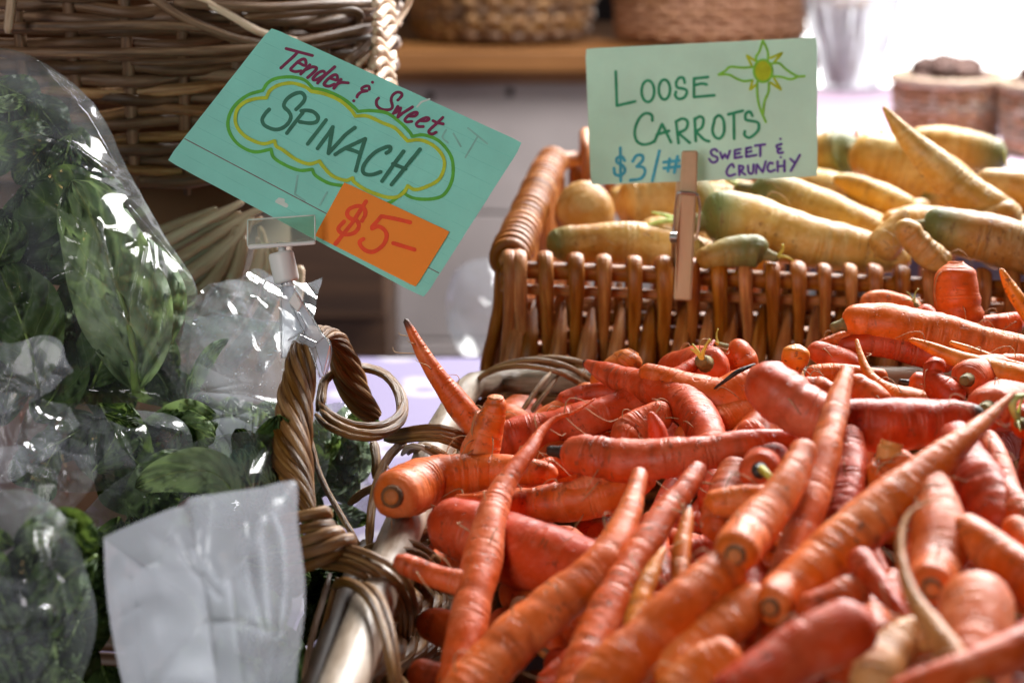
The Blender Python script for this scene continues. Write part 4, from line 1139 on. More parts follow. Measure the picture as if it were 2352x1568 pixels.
O([2298, 616, 10, 2315, 650, 24, 2340, 690, 34, 2380, 740, 44, 2420, 790, 50], 'orange carrot tail leaning on the varnished basket rim', up=3, layer=0.8, head='none', mat='tip_carrot')
O([2222, 872, 70, 2236, 868, 86, 2275, 862, 90, 2330, 866, 84], 'carrot crown with a round corky stump facing out', layer=2.0, k=0.0, head='stub', dz=[-0.012, 0.0, 0.02, 0.04])
O([2268, 940, 92, 2285, 935, 108, 2320, 930, 110, 2370, 935, 100], 'round carrot crown with a pale green centre facing out', layer=2.9, k=0.0, head='green', dz=[-0.012, 0.0, 0.02, 0.04])
rc = O([2348, 972, 60, 2365, 970, 84, 2400, 975, 90], 'carrot crown with a hooked pale sprout at the end of the basket', layer=2.4, k=0.0, head='greensprout', dz=[-0.008, 0.0, 0.02])
zq = pile_z(2348, 972) * (1 - 0.0145 * 2.4) - 0.014
rod('hooked_sprout', [P(2340, 968, zq + .004), P(2328, 945, zq - .003), P(2326, 925, zq - .004), P(2336, 912, zq - .004), P(2356, 908, zq)], [.0013, .0014, .0017, .0014, .0010], M['green_sprout'], rc, 7, 18)
O([1925, 795, 30, 1985, 790, 48, 2060, 800, 56, 2140, 815, 60, 2200, 830, 56], 'shaded carrot lying below the large one with the green stub', layer=0.6, k=0.1, head='none')
O([2085, 880, 40, 2110, 885, 56, 2140, 900, 60], 'shaded carrot with a black withered stalk behind the knob headed one', layer=1.0, k=0.1, head='dark')
O([1880, 790, 16, 1930, 775, 26, 1990, 752, 30], 'slim carrot in the shade beneath the cut green stub', layer=-0.4, k=0.1, head='none')
O([1755, 985, 60, 1720, 1000, 64, 1690, 1005, 50], 'carrot end glimpsed under the twisted heavy one', layer=1.2, k=0.2, head='none')

zq = pile_z(1690, 860) * (1 - 0.0145 * 5.2)
tag(rod('dry_stalk', [P(1640, 893, zq + .004), P(1668, 872, zq), P(1695, 853, zq), P(1735, 836, zq + .004)], [.0006, .0009, .0012, .0007], M['dark_stub'], None, 6, 20), 'black dried leaf stalk lying on the smooth bending carrot', 'stalk')
# --- carrots lower in the heap, seen between the others
random.seed(55)
rs = random.Random(91)
cnt = 0
for i in range(120):
    vx = rs.uniform(1010, 2420); vy = rs.uniform(880, 1640)
    if vx < 1330 and vy > 1310: continue
    if vx < 1230 and vy < 1000: continue
    if vy < 960 and vx < 1500: continue
    ang = rs.uniform(0, math.pi); Lp = rs.uniform(130, 240)
    w0 = rs.uniform(60, 112)
    x0, y0 = vx - math.cos(ang) * Lp, vy - math.sin(ang) * Lp * 0.6
    x1, y1 = vx + math.cos(ang) * Lp, vy + math.sin(ang) * Lp * 0.6
    if min(x0, x1) < 960: continue
    if y0 < 850 or y1 < 850: continue
    bx, by = rs.uniform(-25, 25), rs.uniform(-18, 18)
    O([x0, y0, w0 * 0.9, (x0 * 2 + x1) / 3 + bx, (y0 * 2 + y1) / 3 + by, w0, (x0 + 2 * x1) / 3 + bx, (y0 + 2 * y1) / 3 + by, w0 * 0.8, x1, y1, w0 * 0.35],
      'plain orange carrot buried in the heap below the others', group='carrots buried in the heap', layer=rs.uniform(-11.0, -5.0) if vy > 1230 else (rs.uniform(-7.0, -2.8) if vy > 960 else rs.uniform(-4.0, -1.4)), k=0.75, head=rs.choice(('none', 'cut')), crease=0.05)
    cnt += 1
# deep carrots at the dark front corner of the basket
for sp_ in ([960, 1425, 60, 1010, 1440, 80, 1080, 1470, 84, 1150, 1500, 60], [1125, 1430, 66, 1150, 1436, 78, 1200, 1450, 74, 1260, 1480, 60], [940, 1540, 60, 1000, 1560, 76, 1080, 1590, 70], [1250, 1500, 70, 1300, 1440, 84, 1360, 1390, 70]):
    O(sp_, 'carrot lying deep in the dark corner of the basket', group='carrots in the dark corner of the basket', layer=-7.5, k=0.6, head='cut')

# --- yellow carrots
def yz(vx, vy):
    return zplane(vy, 0.962 + 0.010 * sm((vx - 1600) / 500) )
Y = lambda sp_, lab, **kw: carrot(sp_, lab, yz, mat='yellow', name='yellow_carrot', **dict(dict(crease=0.035, lump=0.07), **kw))
Y([1345, 470, 100, 1344, 480, 126, 1340, 500, 120, 1335, 530, 90], 'round yellow carrot end at the corner of the varnished basket', up=2, layer=0.6, head='none', headflat=0.3, dz=[-0.012, 0.0, 0.03, 0.05])
Y([1640, 445, 130, 1590, 455, 150, 1520, 465, 152, 1450, 475, 130, 1415, 480, 100], 'thick yellow carrot with a green shoulder half hidden by the loose carrots card', layer=0.0, k=0.1, head='none', green=0.0186)
Y([1258, 572, 50, 1290, 562, 72, 1370, 558, 88, 1460, 560, 92, 1550, 572, 84, 1620, 585, 60], 'greenish yellow carrot lying along the front rim behind the clothespin', layer=1.6, k=0.1, head='none', green=0.0124)
Y([1612, 510, 100, 1650, 505, 126, 1720, 515, 130, 1800, 540, 120, 1890, 562, 108, 1980, 578, 98, 2050, 592, 70, 2092, 606, 30], 'long yellow carrot with a green crown behind the clothespin', layer=2.0, k=0.1, head='greensprout', green=0.0198)
Y([1762, 585, 60, 1740, 578, 72, 1690, 578, 70, 1640, 588, 56, 1600, 600, 40], 'small green shouldered carrot with a yellow sprout against the front rim', layer=3.0, k=0.1, head='sprout', green=0.0310)
Y([1722, 438, 80, 1752, 446, 96, 1820, 464, 102, 1900, 492, 98, 1970, 520, 84, 2030, 548, 60], 'pale yellow carrot with a mossy green crown above the long one', layer=1.8, k=0.1, head='greensprout', green=0.0223)
Y([1962, 348, 86, 1945, 352, 104, 1900, 362, 110, 1840, 372, 100], 'yellow carrot whose green crown faces out beside the loose carrots card', layer=1.0, k=0.1, head='sprout', green=0.0186, dz=[-0.01, 0.0, 0.02])
Y([1950, 360, 76, 2010, 365, 112, 2090, 388, 132, 2170, 425, 122, 2240, 465, 90], 'fat orange yellow carrot lying across the back of the varnished basket', layer=0.4, k=0.1, head='none')
Y([2330, 535, 90, 2270, 482, 96, 2190, 420, 82, 2120, 352, 62, 2075, 305, 42, 2045, 268, 22, 2028, 244, 8], 'yellow carrot with a crooked pointed tail sticking up from the basket', layer=-0.5, up=0, head='none', lump=0.12)
Y([2312, 372, 56, 2290, 365, 76, 2230, 348, 90, 2150, 335, 86, 2080, 325, 60], 'yellow carrot with a dull green shoulder at the back', layer=0.6, k=0.1, head='none', green=0.0217)
Y([2440, 470, 110, 2360, 445, 104, 2290, 425, 78, 2240, 408, 40], 'orange yellow carrot pointing in from the basket end', layer=1.6, k=0.1, head='none')
Y([2118, 520, 64, 2150, 522, 88, 2230, 540, 104, 2320, 562, 112, 2420, 590, 106], 'thick yellow carrot with a green crown near the beehive ringed one', layer=2.6, k=0.1, head='green', green=0.0186)
Y([2010, 590, 60, 2035, 560, 80, 2060, 525, 62, 2075, 495, 34, 2082, 478, 10], 'short yellow carrot with a pointed upright tip', layer=3.0, k=0.0, head='none', lump=0.14)
Y([2062, 510, 34, 2085, 535, 50, 2110, 560, 56, 2140, 585, 58, 2180, 612, 50], 'knobbly pale yellow root beside the short pointed one', layer=3.6, k=0.0, head='none', lump=0.3, crease=0.14)
Y([1915, 408, 22, 1960, 425, 50, 2030, 455, 62, 2100, 490, 60], 'deep orange yellow carrot under the fat one', layer=0.2, k=0.1, head='none')
Y([2335, 492, 56, 2300, 492, 64, 2250, 508, 60, 2200, 530, 40], 'pinkish blunt carrot end among the yellow ones', layer=2.2, k=0.1, head='none')
Y([2350, 400, 50, 2400, 395, 70, 2450, 400, 70], 'yellow carrot end at the far corner of the basket', layer=0.6, k=0.1, head='greensprout')
rs = random.Random(33)
for i in range(26):
    vx = rs.uniform(1380, 2420); vy = rs.uniform(430, 600); ang = rs.uniform(-0.5, 0.5); Lp = rs.uniform(90, 150); w0 = rs.uniform(70, 110)
    if vx - Lp < 1300: continue
    Y([vx - Lp, vy - math.sin(ang) * 40, w0 * .8, vx - Lp * .3, vy - 8, w0, vx + Lp * .4, vy + 8, w0 * .9, vx + Lp, vy + math.sin(ang) * 40, w0 * .4], 'yellow carrot buried under the others in the varnished basket', group='yellow carrots buried in the basket', layer=-2.2 - rs.random() * 3, k=0.2, head='none', green=0.0124 if i % 2 else 0)
# ------------------------------------------------------------------ handwritten cards
def ribbon(g, pts, wd, zfun, closed=False, smooth=True, taper=None):
    """flat pen stroke with round ends lying on a card; pts in the 2352 px view, wd in the same pixels"""
    p = np.array(pts, float)
    if len(p) == 1:
        q = p
    elif smooth and len(p) > 2:
        ln = np.linalg.norm(np.diff(p, axis=0), axis=1).sum()
        q = catmull(p, int(max(8, min(160, ln / 1.6))))
    else:
        q = []
        for a, b_ in zip(p[:-1], p[1:]):
            n = max(2, int(np.linalg.norm(b_ - a) / 3))
            q += [a + (b_ - a) * t for t in np.linspace(0, 1, n, endpoint=False)]
        q = np.array(q + [p[-1]])
    ph = random.random() * 60
    h = np.array([wd / 2 * (1 + 0.10 * mn.noise((ph, i * 0.22, 0.5))) for i in range(len(q))])
    if len(q) > 1:
        t = np.gradient(q, axis=0); t /= np.linalg.norm(t, axis=1)[:, None] + 1e-9
        nrm = np.c_[-t[:, 1], t[:, 0]]
        L, R = q + nrm * h[:, None], q - nrm * h[:, None]
        vs = [P(x, y, zfun(x, y)) for x, y in L] + [P(x, y, zfun(x, y)) for x, y in R]
        m = len(q)
        g.add(vs, [(i, i + 1, m + i + 1, m + i) for i in range(m - 1)])
    for e, hh in ((q[0], h[0]), (q[-1], h[-1])):
        vs = [P(e[0] + hh * math.cos(a), e[1] + hh * math.sin(a), zfun(*e)) for a in np.linspace(0, 2 * math.pi, 14, endpoint=False)]
        g.add(vs, [tuple(range(14))])

def word(name, strokes, wd, mat, cm, s, zf, eps, parent, smooth=True):
    """strokes of one word traced in crop pixels; each stroke a hair's breadth above the one before"""
    g = MB()
    for i, st in enumerate(strokes):
        if isinstance(st, tuple) and st[0] == 'L': pts, smo = st[1], False
        else: pts, smo = st, smooth
        v = [cm(p) for p in pts]
        ribbon(g, v, 1.08 * wd / s / S4, (lambda x, y, i=i: zf(x, y) - eps - 0.000035 * i), smooth=smo)
    return g.build(name, mat, parent, False)

def card(name, corners, zf, mat, parent, thick=0.0004, nx=26, ny=16, rough=0.7):
    c = [np.array(p, float) for p in corners]
    def pt(u, v_): return (c[0] * (1 - u) + c[1] * u) * (1 - v_) + (c[3] * (1 - u) + c[2] * u) * v_
    v, f = [], []
    for side in (0, 1):
        for j in range(ny + 1):
            for i in range(nx + 1):
                u, w_ = i / nx, j / ny
                # corners slightly rounded by wear
                q = pt(u, w_)
                if i in (0, nx) or j in (0, ny):
                    q = q + rough * np.array((mn.noise((i * 1.7, j * 1.3, 4.0)), mn.noise((i * 1.1, j * 1.9, 8.0))))
                if i in (0, nx) and j in (0, ny): q = q + (pt(0.5, 0.5) - q) * 0.009
                v.append(P(q[0], q[1], zf(*q) + side * thick))
    N = (nx + 1) * (ny + 1)
    for j in range(ny):
        for i in range(nx):
            a = j * (nx + 1) + i
            f.append((a, a + nx + 1, a + nx + 2, a + 1)); f.append((N + a, N + a + 1, N + a + nx + 2, N + a + nx + 1))
    ed = [i for i in range(nx + 1)] + [j * (nx + 1) + nx for j in range(1, ny + 1)] + [ny * (nx + 1) + i for i in range(nx - 1, -1, -1)] + [j * (nx + 1) for j in range(ny - 1, 0, -1)]
    for a, b_ in zip(ed, ed[1:] + ed[:1]): f.append((a, b_, N + b_, N + a))
    return build(name, v, f, mat, parent, False)

# spinach card
def o2v(p): return (p[0] / S4, p[1] / S4)
def zs1(x, y):
    return 0.882 + 0.0016 * math.sin((x - 400) / 260.0) + 0.0012 * math.cos((y - 250) / 150.0 + x / 500.0)
corners = [o2v(p) for p in ((1084, 110), (2092, 572), (1697, 1192), (666, 641))]
sp = thing('spinach_card', P(790, 375, 0.882), 'mint green index card reading Tender & Sweet Spinach with an orange price tag', 'sign')
card('card', corners, zs1, M['card'], sp)
A = crop(1090, 160, 5.2275); Bq = crop(1400, 300, 5.2275); Dq = crop(1000, 340, 5.2275); Eq = crop(1300, 440, 5.2275); Gq = crop(1250, 700, 3.485); Sq = crop(640, 80, 1.36333)
# printed rules
c0, c1, c2, c3 = [np.array(c) for c in corners]
for i, t in enumerate(np.linspace(0.10, 0.92, 10)):
    a, b_ = c0 * (1 - t) + c3 * t, c1 * (1 - t) + c2 * t
    mt = M['ink_rule']; wd = 0.9
    if i == 8: continue
    g = MB(); ribbon(g, [a + (b_ - a) * 0.012, b_ - (b_ - a) * 0.012], wd, lambda x, y: zs1(x, y) - 0.00012, smooth=False); g.build('ruled_line', mt, sp, False)
t0, t1 = 0.835, 0.842
a, b_ = c0 * (1 - t0) + c3 * t0, c1 * (1 - t1) + c2 * t1
g = MB(); ribbon(g, [a + (b_ - a) * 0.004, b_ - (b_ - a) * 0.004], 2.0, lambda x, y: zs1(x, y) - 0.00014, smooth=False); g.build('red_line', M['ink_rule_red'], sp, False)
e1 = 0.0002
word('faded_lettering', [('L', [(1680, 590), (1785, 675)]), ('L', [(1730, 640), (1665, 750)]), ('L', [(1600, 620), (1640, 690)]), [(1560, 600), (1540, 640), (1570, 670)], ('L', [(750, 850), (735, 950), (790, 985)]), ('L', [(910, 940), (870, 1010)])], 9, M['ink_ghost'], Sq, 1.36333, zs1, 0.00016, sp)
word('word_tender', [('L', [(285, 185), (835, 330)]), [(520, 265), (440, 350), (300, 475), (175, 590)],
     [(540, 475), (680, 540), (695, 450), (650, 402), (545, 450), (425, 560), (378, 612), (405, 645), (480, 665), (600, 650)],
     ('L', [(780, 525), (590, 715)]), [(700, 622), (830, 568), (920, 590), (880, 660), (735, 790)],
     [(1095, 700), (1060, 655), (960, 690), (850, 800), (855, 840), (930, 830), (1080, 740)], ('L', [(1300, 565), (1100, 740), (940, 905)]),
     [(1195, 800), (1340, 840), (1352, 760), (1300, 730), (1180, 800), (1082, 910), (1092, 952), (1180, 970), (1295, 930)],
     ('L', [(1430, 830), (1280, 1015)]), [(1350, 930), (1430, 893), (1580, 900)]], 60, M['ink_plum'], A, 5.2275, zs1, e1, sp)
word('ampersand', [[(2025, 1035), (2018, 975), (1950, 967), (1865, 1015), (1885, 1058), (1975, 1068)], [(1940, 1075), (1850, 1097), (1785, 1150), (1765, 1195)], [(1697, 1275), (1700, 1277)], [(2090, 888), (2092, 890)]], 58, M['ink_plum'], A, 5.2275, zs1, e1, sp)
word('word_sweet', [[(600, 485), (555, 540), (562, 640), (640, 710), (760, 735), (860, 712), (887, 650), (860, 530), (890, 430), (980, 365), (1065, 378), (1085, 430), (1040, 490), (998, 530)],
     ('L', [(1000, 662), (900, 818)]), ('L', [(1060, 695), (1000, 885)]), ('L', [(1000, 885), (1100, 800), (1305, 672)]), ('L', [(995, 680), (1060, 700), (950, 790)]),
     [(1225, 862), (1350, 862), (1410, 805), (1370, 782), (1250, 830), (1150, 930), (1182, 982), (1290, 975)],
     [(1465, 958), (1590, 962), (1655, 922), (1600, 892), (1480, 940), (1387, 1020), (1420, 1078), (1530, 1080)],
     [(1940, 890), (1830, 1000), (1665, 1150), (1652, 1212), (1720, 1237), (1800, 1200)], [(1735, 958), (1820, 1000), (1945, 1025)]], 58, M['ink_plum'], Bq, 5.2275, zs1, e1, sp)
word('word_spinach', [[(400, 515), (320, 600), (255, 720), (290, 830), (400, 900), (540, 935), (680, 900), (800, 800), (855, 670), (810, 560), (720, 470), (715, 390), (790, 280), (930, 190), (1065, 165), (1140, 235), (1130, 330), (1050, 430), (960, 515)],
     ('L', [(1100, 585), (960, 760), (770, 1010)]), [(1070, 545), (1200, 535), (1330, 570), (1420, 670), (1390, 770), (1250, 802), (1040, 775)],
     ('L', [(1590, 735), (1205, 1235)]), ('L', [(1410, 1330), (1640, 1020), (1730, 880)]), ('L', [(1730, 880), (1680, 1150), (1640, 1430)]),
     [(1640, 1430), (1820, 1235), (2000, 1040), (2190, 895)],
     [(1780, 1455), (1990, 1325), (2408, 1128)], [(2408, 1128), (2310, 1425), (2208, 1795)], [(1990, 1325), (2170, 1375), (2310, 1435)],
     [(2850, 1425), (2918, 1375), (2930, 1295), (2840, 1302), (2630, 1400), (2470, 1550), (2370, 1700), (2358, 1812), (2430, 1872), (2570, 1873), (2730, 1818)],
     ('L', [(3208, 1388), (3018, 1643), (2758, 2013)]), ('L', [(3553, 1348), (3248, 1723), (2955, 2085)]), ('L', [(2988, 1653), (3248, 1753)])], 74, M['ink_forest'], Dq, 5.2275, zs1, e1, sp)
outer = [(560, 385), (590, 342), (640, 318), (720, 312), (790, 330), (835, 375)], [(835, 375), (900, 385), (990, 425), (1050, 470), (1080, 500)], [(1080, 500), (1150, 495), (1240, 510), (1310, 560), (1360, 610), (1375, 635)], \
    [(1375, 635), (1440, 628), (1520, 660), (1580, 730), (1598, 800), (1590, 880), (1550, 950), (1490, 975), (1400, 975), (1345, 955), (1332, 932)], [(1332, 932), (1300, 962), (1255, 995), (1200, 1010)], \
    [(560, 385), (480, 410), (410, 465), (375, 530), (372, 590), (400, 650), (450, 695), (520, 720), (605, 705)], [(605, 705), (620, 750), (680, 790), (760, 820), (830, 815)], [(830, 815), (850, 850), (920, 890), (1000, 905)]
word('green_cloud', list(outer), 17, M['ink_green'], Sq, 1.36333, zs1, 0.00016, sp)
inner = [(580, 425), (600, 385), (650, 355), (720, 345), (790, 365), (825, 390)], [(825, 390), (900, 405), (980, 440), (1040, 490), (1065, 525)], [(1065, 525), (1130, 525), (1210, 560), (1280, 590), (1330, 640), (1350, 660)], \
    [(1350, 660), (1420, 655), (1490, 685), (1540, 740), (1550, 800), (1520, 870), (1450, 910), (1390, 925), (1350, 905)], [(1350, 905), (1330, 940), (1290, 965), (1230, 965), (1130, 930), (1060, 885), (1050, 862)], \
    [(1050, 862), (1010, 875), (940, 850), (890, 800), (870, 770)], [(870, 770), (810, 785), (740, 760), (670, 710), (635, 690), (625, 660)], [(625, 660), (560, 675), (480, 645), (430, 600), (410, 550), (420, 490), (460, 450), (520, 430), (580, 425)]
word('lime_cloud', list(inner), 18, M['ink_lime'], Sq, 1.36333, lambda x, y: zs1(x, y) - 0.00032, 0.00016, sp)
# torn nick in the top edge and rubbed spot
word('torn_nick', [('L', [(1470, 432), (1425, 448), (1402, 474)])], 9, M['card_edge'], Sq, 1.36333, zs1, 0.0001, sp)
word('rubbed_spot', [[(640, 990), (665, 1000), (688, 1012)], [(650, 980), (670, 985)]], 22, M['card_edge'], Sq, 1.36333, zs1, 0.0001, sp)
# orange price tag
zt = lambda x, y: zs1(x, y) - 0.0010
tg = card('price_tag', [Gq(p) for p in ((440, 100), (1915, 790), (1440, 1560), (30, 845))], zt, M['tag'], sp, 0.00018, 16, 10, 0.25)
word('price_lettering', [[(690, 640), (735, 550), (720, 465), (640, 432), (520, 470), (482, 540), (520, 602), (620, 640), (645, 720), (590, 800), (480, 832), (390, 800), (362, 740), (440, 650)], ('L', [(745, 370), (560, 660), (320, 960)]),
     [(1360, 660), (1150, 610), (960, 575)], ('L', [(960, 575), (830, 725)]), [(830, 745), (920, 718), (1005, 770), (1033, 860), (980, 980), (860, 1065), (760, 1060), (680, 1000), (657, 930), (708, 892)], ('L', [(1125, 950), (1420, 1040)])], 54, M['ink_red'], Gq, 3.485, zt, 0.00012, tg)

# clear holder: plate, white joint, clear clamp on the handle
am, nt, b = newmat('clear_acrylic')
b.inputs['Base Color'].default_value = (0.97, 0.98, 0.97, 1); b.inputs['Roughness'].default_value = 0.03
b.inputs['Transmission Weight'].default_value = 1.0; b.inputs['IOR'].default_value = 1.30
ob = coords(nt, 'Object'); bump(nt, b, noise(nt, ob, 60, 2), 0.08, 0.001)
M['acrylic'] = mat_plastic('clear_acrylic_jaw', (0.94, 0.95, 0.96), 0.30, 2.4, 30, 0.15, 0.10, 60, 0.35, 0.002)
pm = mat_plastic('clear_plate', (0.86, 0.86, 0.80), 0.05, 0.3, 8, 0.0, 0.05, 8, 0.1, 0.001)
Cq = crop(700, 700, 2.24)
ho = thing('sign_holder', P(660, 560, 0.875), 'clear acrylic sign clip with a white joint gripping the rope handle', 'sign holder')
def slab(name, pts, z0, z1, mat, parent=None, bev=0.0006, ztop=None):
    n = len(pts); vs = [Cq(p) for p in pts]
    v = [P(x, y, z0) for x, y in vs] + [P(x, y, z1) for x, y in vs]
    f = [tuple(range(n)), tuple(range(n, 2 * n))[::-1]] + [(i, n + i, n + (i + 1) % n, (i + 1) % n) for i in range(n)]
    o = build(name, v, f, mat, parent or ho, False)
    if bev: bevel(o, bev)
    return o
zc1 = 0.872
pl = slab('plate', [(652, 402), (1252, 360), (1256, 592), (650, 640)], zc1, zc1 + 0.0022, pm, bev=0.0004)
slab('plate_back', [(660, 404), (1248, 364), (1250, 590), (656, 634)], 0.8855, 0.8875, pm, bev=0.0004)
slab('plate_foot', [(650, 626), (1258, 588), (1264, 622), (660, 668)], zc1 - 0.001, 0.888, M['nylon'], bev=0.0012)
def cyl(name, a, b_, wd, z, mat, parent=None, n=24, z2=None):
    p0, p1 = P(*Cq(a), z), P(*Cq(b_), z2 or z)
    r = wd / 2 / 2.24 / S4 / F * z
    q = np.array([p0 + (p1 - p0) * t for t in (0, 0.04, 0.12, 0.5, 0.88, 0.96, 1)])
    v, f, uv = tube(q, np.array([.85, .95, 1, 1, 1, .95, .85]) * r, n)
    return build(name, v, f, mat, parent or ho)
cyl('pin', (955, 600), (965, 720), 70, zc1 + 0.006, M['nylon'])
cyl('joint', (945, 690), (1005, 960), 232, zc1 + 0.004, M['nylon'])
cyl('neck', (1000, 940), (1020, 1080), 110, zc1 + 0.003, M['acrylic'])
for a_, b_ in (((652, 402), (1252, 360)), ((1252, 360), (1256, 592)), ((650, 640), (652, 402))):
    rod('plate_edge', [P(*Cq(a_), zc1), P(*Cq(b_), zc1)], 0.00038, M['card_edge'], ho, 6, 8)
for pts in ([(1075, 1032), (1320, 1420), (1392, 1500), (1395, 1640), (1345, 1810)], [(950, 985), (945, 1300), (955, 1640)], [(1030, 1150), (1160, 1430), (1240, 1640), (1300, 1815)], [(1110, 1240), (1170, 1380), (1110, 1420), (1010, 1480)]):
    rod('moulded_edge', [P(*Cq(p), 0.8455) for p in pts], 0.00045, M['acrylic'], ho, 6, 20)
# clamp: two hinged clear jaws with steps and ribs
slab('jaw', [(950, 985), (1075, 985), (1085, 1120), (1165, 1300), (1240, 1420), (1180, 1560), (1060, 1480), (1000, 1640), (955, 1640), (945, 1300)], 0.858, 0.871, M['acrylic'], bev=0.0018)
slab('jaw', [(1075, 1032), (1320, 1420), (1392, 1500), (1395, 1640), (1345, 1810), (1300, 1815), (1240, 1640), (1160, 1430), (1030, 1150)], 0.846, 0.862, M['acrylic'], bev=0.0020)
slab('thumb_rib', [(1075, 1032), (1140, 1160), (1100, 1230), (1015, 1140)], 0.843, 0.847, M['nylon'], bev=0.0006)
slab('step_rib', [(1110, 1420), (1280, 1500), (1240, 1560), (1090, 1480)], 0.842, 0.848, M['acrylic'], bev=0.0006)
slab('step_rib', [(1250, 1520), (1340, 1440), (1392, 1520), (1330, 1800)], 0.840, 0.846, M['acrylic'], bev=0.0006)

# loose carrots card with its clothespin
def zs2(x, y): return 1.040 + 0.0012 * math.sin((x - 1400) / 200.0)
lc = thing('loose_carrots_card', P(1612, 250, 1.04), 'pale green card reading Loose Carrots $3/# with a drawn star flower', 'sign')
card('card', [o2v(p) for p in ((2341, 195), (3268, 150), (3270, 706), (2363, 740))], zs2, M['card_pale'], lc)
Hq = crop(2420, 240, 3.485); Iq = crop(2420, 500, 2.94); Jq = crop(2850, 150, 4.48)
def ell(cx_, cy_, rx, ry, a0=-1.6): return [(cx_ + rx * math.cos(a), cy_ + ry * math.sin(a)) for a in np.linspace(a0, a0 + 6.35, 22)]
word('word_loose', [('L', [(150, 165), (165, 640)]), ('L', [(165, 640), (420, 580)]), ell(598, 438, 88, 150), ell(828, 415, 78, 138),
     [(1112, 320), (1090, 252), (1030, 255), (992, 320), (1010, 385), (1100, 405), (1142, 440), (1110, 520), (1030, 545), (980, 500), (990, 445)],
     ('L', [(1240, 260), (1240, 520)]), ('L', [(1240, 262), (1435, 240)]), [(1240, 357), (1350, 332), (1415, 345)], ('L', [(1240, 520), (1525, 495)])], 37, M['ink_teal'], Hq, 3.485, zs2, 0.0003, lc)
word('word_carrots', [[(660, 845), (650, 770), (570, 745), (490, 800), (430, 920), (415, 1040), (450, 1140), (540, 1180), (640, 1160), (690, 1130)],
     ('L', [(690, 1140), (795, 890), (920, 1150)]), ('L', [(720, 1045), (890, 990)]), ('L', [(990, 860), (1025, 1160)]), [(990, 860), (1080, 820), (1150, 860), (1130, 960), (1022, 1020)], ('L', [(1022, 1020), (1180, 1155)]),
     ('L', [(1250, 820), (1265, 1130)]), [(1250, 832), (1320, 790), (1372, 830), (1350, 940), (1268, 1000)], [(1268, 1000), (1380, 1110), (1450, 1135)],
     [(1520, 860), (1498, 990), (1540, 1080), (1610, 1090), (1660, 1000), (1650, 840), (1590, 775), (1530, 820), (1518, 880)], ('L', [(1720, 760), (1920, 710)]), ('L', [(1795, 760), (1800, 1100)]),
     [(2055, 780), (2022, 725), (1965, 748), (1962, 830), (2040, 852), (2125, 872), (2146, 925), (2122, 1001), (2015, 1084), (1946, 1050), (1950, 995)]], 38, M['ink_teal'], Hq, 3.485, zs2, 0.0003, lc)
word('price_lettering', [('L', [(180, 270), (185, 660)]), [(232, 420), (200, 377), (142, 390), (142, 440), (210, 480), (235, 540), (190, 592), (120, 580), (105, 510)],
     [(325, 430), (370, 362), (438, 362), (440, 420), (372, 490)], [(372, 490), (450, 500), (470, 560), (420, 630), (300, 652)], ('L', [(640, 305), (555, 660)]),
     ('L', [(690, 440), (870, 418)]), ('L', [(690, 510), (880, 488)]), ('L', [(760, 400), (740, 545)]), ('L', [(852, 370), (815, 560)])], 33, M['ink_blue'], Iq, 2.94, zs2, 0.0003, lc)
word('word_sweet', [[(1322, 310), (1290, 285), (1245, 310), (1262, 355), (1320, 385), (1310, 430), (1260, 440), (1225, 400)], ('L', [(1355, 325), (1380, 400), (1410, 340), (1440, 400), (1470, 305)]),
     ('L', [(1525, 300), (1525, 390)]), ('L', [(1525, 300), (1595, 285)]), ('L', [(1525, 345), (1585, 330)]), ('L', [(1525, 390), (1610, 375)]),
     ('L', [(1660, 275), (1660, 375)]), ('L', [(1660, 275), (1720, 265)]), ('L', [(1660, 325), (1720, 310)]), ('L', [(1660, 375), (1780, 355)]), ('L', [(1765, 245), (1880, 230)]), ('L', [(1825, 245), (1825, 365)]),
     [(2075, 225), (2018, 245), (2030, 275), (2065, 280)], [(2065, 280), (2030, 300), (2040, 330), (2090, 325)], [(2062, 165), (2063, 166)], [(2065, 380), (2066, 381)]], 27, M['ink_purple'], Iq, 2.94, zs2, 0.0003, lc)
word('word_crunchy', [[(1515, 495), (1495, 460), (1450, 500), (1430, 560), (1460, 600), (1530, 580)], ('L', [(1575, 480), (1580, 590)]), [(1575, 480), (1625, 490), (1620, 520), (1585, 540)], ('L', [(1585, 540), (1650, 585)]),
     [(1680, 480), (1688, 555), (1725, 575), (1742, 540), (1748, 468)], ('L', [(1775, 570), (1785, 460), (1855, 560), (1890, 430)]), [(1972, 452), (1932, 450), (1910, 510), (1940, 550), (1995, 530)],
     ('L', [(2030, 430), (2030, 545)]), ('L', [(2110, 420), (2110, 545)]), ('L', [(2030, 490), (2110, 480)]), ('L', [(2180, 400), (2235, 450)]), ('L', [(2290, 355), (2185, 540)])], 27, M['ink_purple'], Iq, 2.94, zs2, 0.0003, lc)
fw = word('flower_rays', [('L', [(700, 500), (612, 322), (760, 420)]), ('L', [(1040, 370), (1250, 280), (1110, 440)]), ('L', [(720, 770), (672, 940), (780, 850)]), ('L', [(1040, 810), (1230, 940), (1105, 740)])], 44, M['ink_lime'], Jq, 4.48, zs2, 0.0003, lc)
g = MB()
vs = [Jq((905 + 150 * math.cos(a), 603 + 185 * math.sin(a))) for a in np.linspace(0, 6.283, 40, endpoint=False)]
g.add([P(x, y, zs2(x, y) - 0.00045) for x, y in vs], [tuple(range(40))]); g.build('flower_centre', M['ink_lime'], lc, False)
